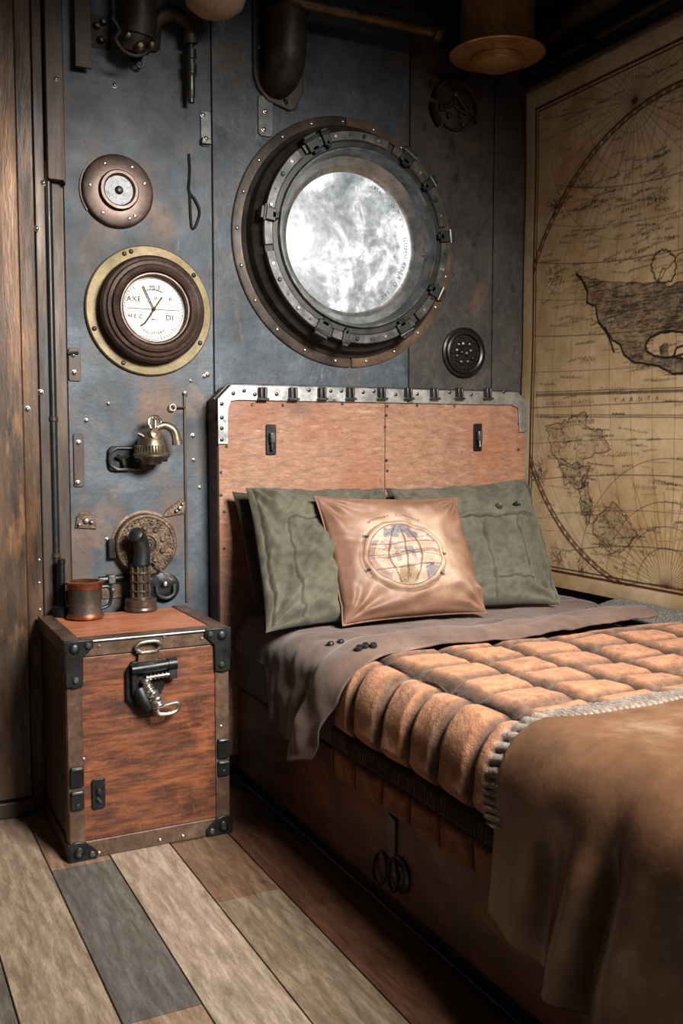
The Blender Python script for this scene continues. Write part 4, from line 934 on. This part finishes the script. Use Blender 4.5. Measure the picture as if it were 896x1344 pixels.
# ================================================================== BED
BX0, BX1, BY1, BH = 1.125, 2.31, -2.15, .33
bed = thing('storage_bed', ((BX0 + BX1) / 2, -1.0, 0), 'wooden trunk-style bed with iron-banded headboard and deep side boards', 'bed')
MB().box(BX0 + .004, BX1, BY1, .0, .05, BH).build('base', M['bedwood'], bed, smooth=0, bevel=.004)
MB().box(BX0 - .004, BX0 + .012, BY1, .0, .055, BH - .005).build('side_board', M['bedwood'], bed, smooth=0, bevel=.004)
MB().box(BX0 + .012, BX1 - .02, BY1 + .02, -.02, 0, .055).build('plinth', M['black'], bed, smooth=0)
MB().box(BX0 - .008, BX0 + .014, BY1, .0, .0, .024).build('toe_strip', M['black'], bed, smooth=0, bevel=.003)
# headboard: a thick case with a chamfered corner
hx0, hx1, hz = at_y(285, 600, 0).x, at_y(688, 600, 0).x, at_y(420, 509, 0).z
bev = .045
hp = [(hx0, .06), (hx1, .06), (hx1, hz - bev * .8), (hx1 - bev, hz), (hx0 + bev, hz), (hx0, hz - bev)]
hb = MB().prism(hp, (0, 0, 0), (1, 0, 0), (0, 0, 1), (0, .088, 0)).build('headboard', M['headside'], bed, smooth=0, bevel=.004)
xm = at_y(504, 570, 0).x
for a, b in ((hx0 + .003, xm - .0015), (xm + .0015, hx1 - .003)):
    c1 = bev if a < xm - .1 and b < xm + .1 else 0
    poly = [(a, .10), (b, .10), (b, hz - .006 if c1 else hz - bev), (b - (0 if c1 else bev), hz - .006), (a + c1, hz - .006), (a, hz - .006 - c1)]
    MB().prism(poly, (0, -.006, 0), (1, 0, 0), (0, 0, 1), (0, .008, 0)).build('headboard_panel', M['headwood'], hb, smooth=0, bevel=.0015)
bw = .047
zl, zr = at_y(292, 583, 0).z, at_y(680, 567, 0).z
band = [(hx0 - .001, zl), (hx0 + bw * .72, zl), (hx0 + bw * .75, hz - bw - .03), (hx0 + bw * .95, hz - bw - .004), (hx0 + bw + .02, hz - bw), (hx1 - bw - .02, hz - bw), (hx1 - bw * .85, hz - bw - .012), (hx1 - bw * .7, zr), (hx1 + .001, zr), (hx1 + .001, hz - bev * .8), (hx1 - bev, hz + .002), (hx0 + bev, hz + .002), (hx0 - .001, hz - bev)]
bd = MB().prism(band, (0, -.007, 0), (1, 0, 0), (0, 0, 1), (0, -.006, 0)).build('headboard_band', M['steelband'], hb, smooth=0, bevel=.0015)
MB().tube([(hx0 - .002, .02, hz - bev), (hx0 + bev, .02, hz + .003), (hx1 - bev, .02, hz + .003), (hx1, .02, hz - bev * .8)], .006, 8).build('band_lip', M['ironsat'], hb)
for px in (344, 384, 422, 459, 500, 535, 569, 602, 639):
    p = at_y(px, 516, -.013)
    cl = MB().prism(rounded(.016, .019, .004), (p.x, -.012, p.z), (1, 0, 0), (0, 0, 1), (0, -.008, 0)).build('clasp', M['iron'], hb, bevel=.0015)
    for d in (-.008, .007): MB().box(p.x + d - .004, p.x + d + .004, -.029, -.018, p.z - .017, p.z + .017).build('clasp_bar', M['ironsat'], cl, bevel=.0015)
    MB().box(p.x - .018, p.x + .019, -.030, -.016, p.z - .024, p.z - .016).build('clasp_foot', M['black'], cl, bevel=.0015)
for k in range(26):
    px = 306 + k * 14.2
    if min(abs(px - q) for q in (344, 384, 422, 459, 500, 535, 569, 602, 639)) < 9: continue
    p = at_y(px, 514 + random.uniform(-2, 4), -.013)
    MB().lathe(p, NY, [(.0065, -.001), (.0065, .002), (.004, .0035), (0, .0035)], 8).build('rivet', M['black'], hb)
for py in (530, 548, 562, 577): MB().lathe(at_y(291, py, -.013), NY, [(.0065, -.001), (.0065, .002), (.004, .0035), (0, .0035)], 8).build('rivet', M['black'], hb)
for (px, py) in ((681, 532), (680, 556), (297, 586), (290, 620), (290, 650), (294, 672), (294, 720), (331, 531), (371, 532), (449, 530), (508, 533), (507, 545), (505, 560), (507, 604), (508, 618), (547, 532), (680, 590), (596, 533)):
    MB().lathe(at_y(px, py, -.006), NY, [(.005, -.001), (.005, .002), (.003, .004), (0, .004)], 8).build('rivet', M['ironsat'], hb)
for (px, py) in ((355, 577), (626, 574)):
    p = at_y(px, py, -.006)
    lp = MB().prism(rounded(.018, .050, .005), (p.x, -.006, p.z), (1, 0, 0), (0, 0, 1), (0, -.006, 0)).build('latch', M['iron'], hb, bevel=.0015)
    MB().box(p.x - .009, p.x + .010, -.028, -.012, p.z - .012, p.z + .024).build('latch_tongue', M['ironsat'], lp, bevel=.003)
    MB().tube([(p.x, -.02, p.z + .002), (p.x, -.024, p.z - .035)], .006, 8).build('latch_pin', M['black'], lp)
# black hinge clips on the headboard's side edge
for zz in (at_y(275, 548, .05).z,):
    MB().box(hx0 - .004, hx0 + .004, .005, .085, zz - .012, zz + .012).build('edge_clip', M['iron'], hb, bevel=.002)
# ring pulls and fittings on the side board
SX = BX0 - .004
def px_side(x, y): p = at_x(x, y, SX); return p.y, p.z
y_, z__ = px_side(527, 1148)
MB().lathe((SX, y_, z__), (-1, 0, 0), [(.042, -.001), (.042, .006), (.034, .010), (.014, .012), (.012, .02), (0, .022)], 24).build('pull_plate', M['black'], bed)
MB().ring((SX - .016, y_ + .014, z__ - .004), (-1, .25, .1), [(.036 + .0042 * math.cos(k * PI / 4), .0042 * math.sin(k * PI / 4)) for k in range(8)], 36).build('pull_ring', M['iron'], bed)
y2, z2 = px_side(503, 1138)
MB().ring((SX - .010, y2, z2), (-1, .1, .2), [(.037 + .0042 * math.cos(k * PI / 4), .0042 * math.sin(k * PI / 4)) for k in range(8)], 36).build('pull_ring', M['iron'], bed)
y3, z3 = px_side(516, 1125); y4, z4 = px_side(519, 1075)
MB().prism([(-.018, 0), (.016, -.01), (.02, z4 - z3), (-.016, z4 - z3 + .01)], (SX + .001, y3, z3), (0, -1, 0), (0, 0, 1), (-.008, 0, 0)).build('strap', M['black'], bed, bevel=.002)
for (px, py, w, h) in ((657, 1185, .014, .035), (715, 1230, .02, .012), (729, 1277, .014, .014)):
    a, b = px_side(px, py)
    MB().prism(rounded(w, h, .006), (SX + .001, a, b), (0, -1, 0), (0, 0, 1), (-.006, 0, 0)).build('side_plate', M['black'], bed, bevel=.0015)
a, b = px_side(798, 1335)
ft = MB().prism([(-.05, -.05), (.06, -.05), (.06, .03), (.03, .05), (-.01, .06), (-.04, .035)], (SX + .001, a, b), (0, -1, 0), (0, 0, 1), (-.02, 0, 0)).build('corner_fitting', M['black'], bed, bevel=.003)
MB().dome((SX - .02, a + .03, b + .025), (-1, 0, 0), .009, .008).build('bolt', M['chrome'], ft)

# ---------------------------------------------------------------- bedding on a common profile: t runs up the side, round the edge, over the top
XL, ZT, RC = 1.118, .562, .07
ARC = RC * PI / 2
def prof(t, off):
    if t <= 0: return (XL - off, ZT - RC + t), (-1, 0)
    if t < ARC:
        a = t / RC; n = (-math.cos(a), math.sin(a)); return (XL + RC + n[0] * (RC + off), ZT - RC + n[1] * (RC + off)), n
    return (XL + RC + (t - ARC), ZT + off), (0, 1)
TTOP = lambda X: ARC + X - XL - RC
def nz3(x, y, z=0): return noise.noise((x, y, z))
def fold(y, y0, w): return math.exp(-((y - y0) / w) ** 2)

# mattress wrapped in the brown sheet
mb = MB()
def mpt(t, y):
    e = .022 * smooth01((-.0 - y) / .1)
    w = .010 * nz3(t * 5, y * 5, 3) + .006 * nz3(t * 14, y * 9, 8)
    (x, z), n = prof(t, -.008 + w + .02 * math.exp(-((t + .02) / .1) ** 2))
    return (x, y, z)
tt = list(np.linspace(-(ZT - RC - BH - .002), 0, 14)) + list(np.linspace(.01, ARC, 10)) + list(np.linspace(ARC + .03, TTOP(2.27), 40)) + [TTOP(2.30)]
ys = list(np.linspace(-.003, -2.12, 110))
mb.grid(mpt, tt, ys)
nv = len(mb.v)
mb.add([(XL + .01, -.003, BH + .002), (2.30, -.003, BH + .002), (2.30, -2.12, BH + .002), (XL + .01, -2.12, BH + .002)], [(0, 1, 2, 3)])
mb.add([mpt(t_, -2.12) for t_ in tt] + [(2.30, -2.12, BH + .002)], [tuple(range(len(tt) + 1))])
mb.add([mpt(tt[-1], y) for y in (-.003, -2.12)] + [(2.30, -2.12, BH + .002), (2.30, -.003, BH + .002)], [(0, 1, 2, 3)])
tag(mb.build('mattress', M['brownsheet'], smooth=60), 'thick mattress under a brown cotton sheet, showing at the head end', 'mattress')

# brown top sheet, folded back over the quilt
def sheet_pt(u, v):
    # v 0 head .. 1 folded edge ; u 0 hem on the side .. 1 far edge
    y_top = -.05 + v * (-.845)
    hem = smooth01((-.30 - y_top) / .16)
    t0 = -.03 - .165 * hem - .012 * math.sin(y_top * 30) * hem
    T = TTOP(2.30) - .15 * smooth01((v - .60) / .3)
    t = t0 + (T - t0) * u if u > .25 else None
    if u <= .25: t = t0 + (ARC + .03 - t0) * (u / .25)
    else: t = ARC + .03 + (T - ARC - .03) * (u - .25) / .75
    down = max(0, (ARC * .6 - t)) / .25
    y = y_top + v * (.17 * down) - .03 * v * math.exp(-((t - ARC) / .12) ** 2) + v * (.05 * smooth01((t - .5) / .6) + .012 * math.sin(t * 9)) - .10 * v * smooth01((t - .75) / .5) * 0
    wr = .010 * nz3(t * 3, y * 6, 1) + .007 * nz3(t * 9, y * 16, 2) + .004 * nz3(t * 20, y * 26, 5)
    side = smooth01(-t / .1)
    wr += side * (.014 * math.sin(y * 42 + t * 6) * .6 + .012 * nz3(y * 14, t * 2, 9)) + .016 * side
    off = .014 + wr * (.4 + .6 * min(1, v * 1.3)) + .058 * smooth01((v - .70) / .18)
    roll = .012 * smooth01((v - .93) / .07)
    (x, z), n = prof(t, off - roll)
    return (x, y, z)
mb = MB(); mb.grid(sheet_pt, list(np.linspace(0, .25, 40)) + list(np.linspace(.26, 1, 90)), list(np.linspace(0, 1, 120)))
sh = tag(mb.build('bed_sheet', M['brownsheet'], smooth=70, solid=.006), 'brown cotton duvet sheet turned back across the quilt, hanging over the bed side', 'bedding')
from mathutils.bvhtree import BVHTree
tree = BVHTree.FromPolygons(mb.v, mb.f)
for (px, py) in ((434, 848), (447, 845), (472, 853), (480, 850), (490, 850)):
    p, nrm, _i, _d = tree.ray_cast(CAM, ray(px, py).normalized())
    if nrm.z < 0: nrm = -nrm
    MB().lathe(p - nrm * .004, nrm, [(.009, 0), (.010, .012), (.008, .016), (.004, .0145), (0, .0145)], 12).build('button', M['black'], sh)

# fleece quilt with stitched pads
PO, PO2, PG, PGD, PB = (np.array(lin(h)) for h in ('#bd8664', '#a06848', '#61574f', '#2f2925', '#6b4f40'))
qc = []
YQ0, YQ1 = -.80, -1.565
tq = np.concatenate([np.linspace(-.205, 0, 72), np.linspace(.004, ARC, 34), np.linspace(ARC + .0045, TTOP(2.25), 240)])
yq = np.linspace(YQ0, YQ1, 190)
PY = .127
def sm(a, b, x): return smooth01((x - a) / (b - a))
def quilt_pt(t, y):
    wob = .018 * nz3(t * 4, y * 4, 20); wob2 = .014 * nz3(t * 5, y * 5, 30)
    yy = (YQ0 - .01 - y + wob2) / PY; iy = math.floor(yy); fy = yy - iy
    j = iy * 7.13
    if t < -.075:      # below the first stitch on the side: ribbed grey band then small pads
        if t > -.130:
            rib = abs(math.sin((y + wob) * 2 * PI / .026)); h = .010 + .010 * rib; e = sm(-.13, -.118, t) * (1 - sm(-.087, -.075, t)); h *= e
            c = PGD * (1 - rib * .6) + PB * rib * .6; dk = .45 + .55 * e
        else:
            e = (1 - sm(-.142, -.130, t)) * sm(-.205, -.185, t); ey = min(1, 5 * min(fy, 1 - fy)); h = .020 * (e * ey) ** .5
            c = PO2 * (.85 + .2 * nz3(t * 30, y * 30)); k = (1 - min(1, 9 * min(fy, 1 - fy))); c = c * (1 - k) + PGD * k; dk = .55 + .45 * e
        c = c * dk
    else:
        if t < .095: ft = (t + .075) / .17; it = 0
        else: x = (t - .095 + wob) / .172; it = 1 + math.floor(x); ft = x - math.floor(x)
        if t >= .095 and it == 1 and t - .095 < .01: ft = max(ft, 0)
        gt = min(ft, 1 - ft) * 2; gy = min(fy, 1 - fy) * 2
        a = min(1, gt * 3.0); b = min(1, gy * 2.4)
        h = .030 * (max(0, a) ** .6) * (.35 + .65 * max(0, b) ** .6) + .005 * nz3(t * 11, y * 11, 4)
        if it == 0: h *= 1.15
        rv = .5 + .5 * nz3(it * 3.7 + 1, j, 7)
        c = PO * (.80 + .25 * rv) + .02 * nz3(t * 40, y * 40, 2)
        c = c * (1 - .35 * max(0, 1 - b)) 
        wide = .30 if (iy + it) % 2 else .18
        gb = max(0, 1 - (1 - fy) / wide, 1 - fy / .06); gb = min(1, gb * 1.7)
        br_ = .55 + .45 * nz3(t * 55, y * 12, 9)
        c = c * (1 - .75 * gb) + (PG * br_ + PGD * (1 - br_)) * .75 * gb
        ga = min(1, 1.7 * max(0, 1 - ft / .19, 1 - (1 - ft) / .08)) if it or ft > .5 else 0; c = c * (1 - .85 * ga) + PGD * .85 * ga
    # ribbed grey border along the foot edge
    ed = sm(YQ1 + .078, YQ1 + .06, y)
    if ed > 0 and t > -.075:
        rib = abs(math.sin((t + .15 * (y - YQ1)) * 2 * PI / .030)); h2 = .022 + .012 * rib * (1 if 0 < t else .8)
        h2 *= sm(YQ1, YQ1 + .02, y) * .8 + .2
        h = h * (1 - ed) + h2 * ed; c2 = PG * (1.4 + 1.3 * rib); c = c * (1 - ed) + c2 * ed
    h *= sm(-.84, -.93, y) * .65 + .35
    (x, z), n = prof(t, .018 + h + .010 * sm(0, -.1, t) + .008 * nz3(t * 2.2, y * 3, 13))
    return (x, y, z), np.clip(c, .01, 1)
mb = MB(); pts = []
for y in yq:
    sag = 0
    for t_ in tq:
        p_, c = quilt_pt(t_, y); pts.append(p_); qc.append(c)
nu = len(tq)
mb.add(pts, [(j * nu + i, j * nu + i + 1, (j + 1) * nu + i + 1, (j + 1) * nu + i) for j in range(len(yq) - 1) for i in range(nu - 1)])
tag(mb.build('patch_quilt', M['quilt'], smooth=70, solid=.008, cols=np.array(qc)), 'fleecy orange quilt of padded squares with grey brown stitched bands across the bed', 'quilt')

# leather cover over the foot
def leather_pt(u, v):
    y = -1.505 - v * .66
    hem = -.235 - .10 * smooth01(v * 1.6)
    T = TTOP(2.25)
    t = hem + (ARC + .04 - hem) * (u / .45) if u <= .45 else ARC + .04 + (T - ARC - .04) * (u - .45) / .55
    side = smooth01((.06 - t) / .14)
    off = .046 + .012 * nz3(t * 2.5, y * 3, 41) + .006 * nz3(t * 8, y * 8, 42)
    off += .030 * smooth01(v * 3) * (1 - side * .6) * (.5 + .5 * nz3(t * 1.6, y * 2, 43))
    y0 = -1.80 + .22 * (-t) ; off += side * (.034 * fold(y, y0, .030) - .030 * fold(y, y0 - .055, .022) + .030 * fold(y, y0 - .12, .04) - .018 * fold(y, -1.70 + .10 * (-t), .035) + .014 * fold(y, -1.62, .05))
    off += .018 * smooth01((-.05 - t) / .2) * (1 - v * .3)
    off -= .022 * (1 - smooth01(v / .05))
    ye = y - .02 * nz3(t * 3, 1, 50) * (1 - v)
    (x, z), n = prof(t, off)
    return (x, ye, z)
mb = MB(); mb.grid(leather_pt, list(np.linspace(0, .45, 90)) + list(np.linspace(.46, 1, 70)), list(np.linspace(0, 1, 130)))
tag(mb.build('leather_throw', M['coverleather'], smooth=75, solid=.007), 'brown leather throw draped over the foot of the bed beside the quilt', 'throw')

# dark woven runner at the far edge, under the map
mb = MB()
def run_pt(u, v):
    x = 2.17 + .155 * u; y = -.50 - v * .37
    return (x, y, ZT + .020 + .020 * smooth01(u * 1.2) + .003 * math.sin(u * 60) * math.sin(v * 160) * .5)
mb.grid(run_pt, np.linspace(0, 1, 40), np.linspace(0, 1, 120))
tag(mb.build('woven_runner', M['weave'], smooth=60, solid=.012), 'charcoal woven wool runner on the bed edge below the map', 'blanket')

# ---------------------------------------------------------------- pillows
def pillow(name, label, cat, mat, TL, TR, BR, BL, T, colf, nu=90, wr=.010, pinch=.05, group=None, detail=None, seed=0, fine=.5):
    TL, TR, BR, BL = map(Vector, (TL, TR, BR, BL))
    ctr = (TL + TR + BR + BL) / 4; U = ((TR - TL) + (BR - BL)); Vv = ((TL - BL) + (TR - BR)); Nn = U.cross(Vv).normalized()
    base = (BL + BR) / 2
    mb = MB(); cols = []
    us = np.sin(np.linspace(-PI / 2, PI / 2, nu)) * .6 + np.linspace(-1, 1, nu) * .4
    def pt(u, v, s):
        k = 1 - pinch * (1 - abs(u) ** 3) * (abs(v) ** 2) ; k2 = 1 - pinch * (1 - abs(v) ** 3) * (abs(u) ** 2)
        a, b = u * k2, v * k
        p = (TL * (1 - a) * (1 + b) + TR * (1 + a) * (1 + b) + BR * (1 + a) * (1 - b) + BL * (1 - a) * (1 - b)) / 4
        h = max(0, (1 - u * u) * (1 - v * v)); f = h ** .42
        bell = f * (1 + .15 * -v)
        w = 0
        if s > 0:
            r = math.hypot(abs(u) - 1, abs(v) - 1); an = math.atan2(1 - abs(v), 1 - abs(u))
            w = wr * f ** .5 * (1.3 * nz3(u * 2.2, v * 2.2, seed) + .8 * nz3(u * 5, v * 5, seed + 3) + fine * nz3(u * 11, v * 11, seed + 5)) + wr * .9 * math.sin(an * 13 + seed) * math.exp(-r * 1.9) * min(1, r * 3) * min(1, h * 8)
            if detail: w += detail(u, v)
        return p + Nn * s * (T * bell) + Nn * w
    for s in (1, -1):
        o = len(mb.v)
        for v in us:
            for u in us:
                mb.v.append(tuple(pt(u, v, s))); cols.append(colf(u, v) if s > 0 else colf(0.3, 2))
        for j in range(nu - 1):
            for i in range(nu - 1):
                f = (o + j * nu + i, o + j * nu + i + 1, o + (j + 1) * nu + i + 1, o + (j + 1) * nu + i)
                mb.f.append(f if s > 0 else f[::-1])
    root = thing(name, base, label, cat, group)
    cover = mb.build('cover', mat, root, smooth=80, cols=np.array(cols))
    pipe = [pt(u, -1, 1) for u in us] + [pt(1, v, 1) for v in us[1:]] + [pt(u, 1, 1) for u in us[::-1][1:]] + [pt(-1, v, 1) for v in us[::-1][1:-1]]
    return root, cover, pt, pipe, Nn
G1, G2, GD = (np.array(lin(h)) for h in ('#676354', '#565345', '#34322a'))
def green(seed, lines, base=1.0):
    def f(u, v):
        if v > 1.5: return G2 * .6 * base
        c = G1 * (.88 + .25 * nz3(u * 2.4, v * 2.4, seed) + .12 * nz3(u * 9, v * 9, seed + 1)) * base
        c = np.clip(c, .005, 1)
        for (kind, pos, a, b) in lines:
            x, y = (u, v) if kind == 'v' else (v, u)
            if a < y < b:
                d = abs(x - pos - .015 * nz3(y * 2, seed)); k = max(0, 1 - d / .016); c = c * (1 - .65 * k)
                k = max(0, 1 - abs(d - .03) / .02); c = c * (1 + .18 * k)
        return c
    return f
def seamd(lines, seed, ridge=.004):
    def f(u, v):
        w = 0
        for (kind, pos, a, b) in lines:
            x, y = (u, v) if kind == 'v' else (v, u)
            if a < y < b:
                d = x - pos - .015 * nz3(y * 2, seed); w += ridge * math.exp(-((d - .03) / .03) ** 2) - ridge * 1.1 * math.exp(-(d / .018) ** 2)
        return w
    return f
PZ = ZT + .028
def atp(px, py, Y): return at_y(px, py, Y)
# back pillows
pillow('bed_pillow', 'dark olive pillow furthest left, leaning on the headboard behind the front olive pillow', 'pillow', M['olive'],
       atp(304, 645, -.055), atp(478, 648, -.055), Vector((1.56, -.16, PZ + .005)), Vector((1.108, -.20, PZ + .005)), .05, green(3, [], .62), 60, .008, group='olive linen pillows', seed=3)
pillow('bed_pillow', 'dark olive pillow mostly hidden behind the buttoned olive pillow', 'pillow', M['olive'],
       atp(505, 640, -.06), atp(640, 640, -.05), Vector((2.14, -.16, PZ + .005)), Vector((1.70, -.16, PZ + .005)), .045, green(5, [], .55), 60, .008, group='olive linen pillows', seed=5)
L1 = [('v', -.60, -.93, .42), ('h', .42, -.60, .95), ('v', -.93, -.95, .95)]
BLl = at_z(349, 836, PZ - .012); 
pillow('bed_pillow', 'olive green linen pillow with stitched panel, left of the leather cushion', 'pillow', M['olive'],
       atp(322, 640, -.135), atp(503, 640, -.135), Vector((1.60, -.37, PZ)), Vector((BLl.x, BLl.y, PZ)), .072, green(9, L1), 130, .026, group='olive linen pillows', detail=seamd(L1, 9), seed=9)
L2 = [('h', .30, -.3, .85), ('v', -.02, -.95, .28), ('v', .55, -.75, .28), ('h', -.68, -.0, .6), ('v', .93, -.95, .95)]
def flap(u, v):
    return seamd(L2, 12)(u, v) + (.007 * smooth01((v - .30) / .03) if -.3 < u < .85 else 0) * (1 - smooth01((v - .8) / .2))
BRr = at_z(735, 797, PZ - .008)
rt, cv, pt_, pp_, N_ = pillow('bed_pillow', 'olive green linen pillow with buttoned flap, right of the leather cushion', 'pillow', M['olive'],
       atp(512, 643, -.12), atp(692, 628, -.10), Vector((BRr.x, BRr.y, PZ)), Vector((1.66, -.33, PZ)), .072, green(14, L2, 1.08), 130, .024, group='olive linen pillows', detail=flap, seed=14)
for (u, v) in ((.30, .44), (.60, .46)):
    q = pt_(u, v, 1)
    b = MB().lathe(q, N_, [(.010, -.004), (.013, .003), (.012, .006), (.008, .005), (.005, .004), (0, .004)], 16).build('button', M['iron'] if u > .5 else M['bronze'], rt)
# leather cushion with the printed globe
T1, T2, T3 = (np.array(lin(h)) for h in ('#a88a73', '#653f2b', '#cfbca8'))
GC, GR = (-.13, -.09), .50
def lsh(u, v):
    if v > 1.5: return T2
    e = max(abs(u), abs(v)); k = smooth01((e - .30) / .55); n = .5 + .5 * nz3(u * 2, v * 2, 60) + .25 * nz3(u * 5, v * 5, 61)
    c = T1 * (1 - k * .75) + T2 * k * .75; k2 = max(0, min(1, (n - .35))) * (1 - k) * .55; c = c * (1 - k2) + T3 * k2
    a, b = (u - GC[0]) / 1.0, (v - GC[1]) / 1.02; r = math.hypot(a, b) / GR; th = math.atan2(b, a)
    def ln(d, w, col, al, c):
        k = max(0, min(1, (w - abs(d)) / (w * .6))) * al; return c * (1 - k) + np.array(col) * k
    if r < .93:
        x, y = a / (GR * .93), b / (GR * .93); s = math.sqrt(max(.0, 1 - y * y)) + 1e-3
        c = np.array(lin('#c29a84')) * (.92 + .12 * nz3(u * 6, v * 6, 62))
        blue, och, dk = np.array(lin('#51606b')), np.array(lin('#6e6243')), np.array(lin('#2d2622'))
        lnd = nz3(x * 2.4 + 3, y * 2.4, 70) + .45 * nz3(x * 6, y * 6, 71)
        if y > .55 and lnd > -.12: c = c * .25 + blue * .75
        if y < -.35 and x > .05 and lnd > .02 and x > .45: c = c * .25 + blue * .75
        if y < -.35 and -.35 < x < .35 and (x + .05) ** 2 / .1 + (y + .72) ** 2 / .13 < 1: c = c * .25 + och * .75
        if abs(y) < .25 and -.3 < x < .25 and lnd > .12: c = c * .35 + blue * .65
        if x < -.55 and y < .5 and (x * x + y * y) > .72: c = c * .5 + dk * .5
        for m in (-.45, .0, .42):
            c = ln(x / s - m - .1 * y, .036, dk, .9, c)
        for m in (.38, .05, -.02, -.42): c = ln(y - m - .05 * math.sin(x * 3), .028, dk, .8, c)
        c = ln(y + .2 * x - .06, .018, dk, .8, c)
        if abs(lnd - .1) < .03: c = c * .4 + dk * .6
    c = ln(r - .95, .022, lin('#3a2a20'), .9, c); c = ln(r - 1.08, .014, lin('#5a4232'), .75, c)
    if -2.6 < th < -.5: c = ln(r - 1.13, .03, lin('#3a2418'), .75, c)
    for q in (2.55, 3.5, .0, -.62):
        if abs(math.atan2(math.sin(th - q), math.cos(th - q))) < .035 and 1.05 < r < 1.2: c = np.array(lin('#2a1e18'))
    return np.clip(c, .01, 1)
def emb(u, v):
    r = math.hypot(u - GC[0], v - GC[1]) / GR
    return .004 * math.exp(-((r - 1.02) / .06) ** 2) - .004 * math.exp(-((r - 1.14) / .05) ** 2) - .010 * math.exp(-((v - .28 + .35 * (u + .9)) / .09) ** 2) * smooth01((-.45 - u) / .3) + .006 * math.exp(-((v + .72 - .15 * math.sin(3 * u)) / .07) ** 2)
LBL, LBR = at_z(446, 822, PZ - .002), at_z(633, 806, PZ - .002)
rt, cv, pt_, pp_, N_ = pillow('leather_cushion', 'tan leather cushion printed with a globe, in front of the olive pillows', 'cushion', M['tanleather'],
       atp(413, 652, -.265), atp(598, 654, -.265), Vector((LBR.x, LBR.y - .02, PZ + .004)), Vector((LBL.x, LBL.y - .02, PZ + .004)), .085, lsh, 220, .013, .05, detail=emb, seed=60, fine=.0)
MB().tube(pp_, .0035, 6, closed=True).build('piping', M['tanpipe'] if 'tanpipe' in M else M['bronze'], rt)
lt = MB()
def arcword(txt, size, a_mid, R_):
    def pl(x, y, k):
        a = a_mid - x / R_; rr = R_ + y
        return pt_(GC[0] + rr * math.cos(a), GC[1] - .02 + rr * math.sin(a), 1) + N_ * .0012
    letters(lt, txt, size, pl, .006)
arcword('WILCOGBT', .052, math.radians(110), .66); arcword('I', .06, math.radians(88), .66); arcword('MAWMCR', .042, math.radians(70), .66)
lt.build('lettering', M['ink'], rt, smooth=0)

# ================================================================== LIGHT
def area(name, loc, target, w, h, power, col):
    l = bpy.data.lights.new(name, 'AREA'); l.shape = 'RECTANGLE'; l.size = w; l.size_y = h; l.energy = power; l.color = col
    o = bpy.data.objects.new(name, l); COL.objects.link(o); o.location = loc
    o.rotation_euler = (Vector(target) - Vector(loc)).to_track_quat('-Z', 'Y').to_euler(); return o
k_ = area('key_light', (1.5, -2.9, 2.4), (1.15, -.5, .6), 1.0, .8, 68, (1, .95, .895)); k_.data.spread = math.radians(75)
area('fill_light', (-.6, -3.9, 1.6), (1.0, 0, 1.0), 1.4, 1.2, 2.2, (.86, .93, 1))  # added weak cool fill behind the camera; no window stands there
l = bpy.data.lights.new('sconce_light', 'POINT'); l.energy = 1.1; l.color = (1, .62, .25); l.shadow_soft_size = .03
o = bpy.data.objects.new('sconce_light', l); COL.objects.link(o); o.location = (.22, -.16, 1.97)
w = bpy.data.worlds.new('dim_room'); scene.world = w; w.use_nodes = True
w.node_tree.nodes['Background'].inputs[0].default_value = (.5, .52, .55, 1); w.node_tree.nodes['Background'].inputs[1].default_value = .09
scene.view_settings.view_transform = 'Standard'; scene.view_settings.look = 'None'; scene.view_settings.exposure = 0
scene.cycles.use_denoising = True
scene.cycles.max_bounces = 8
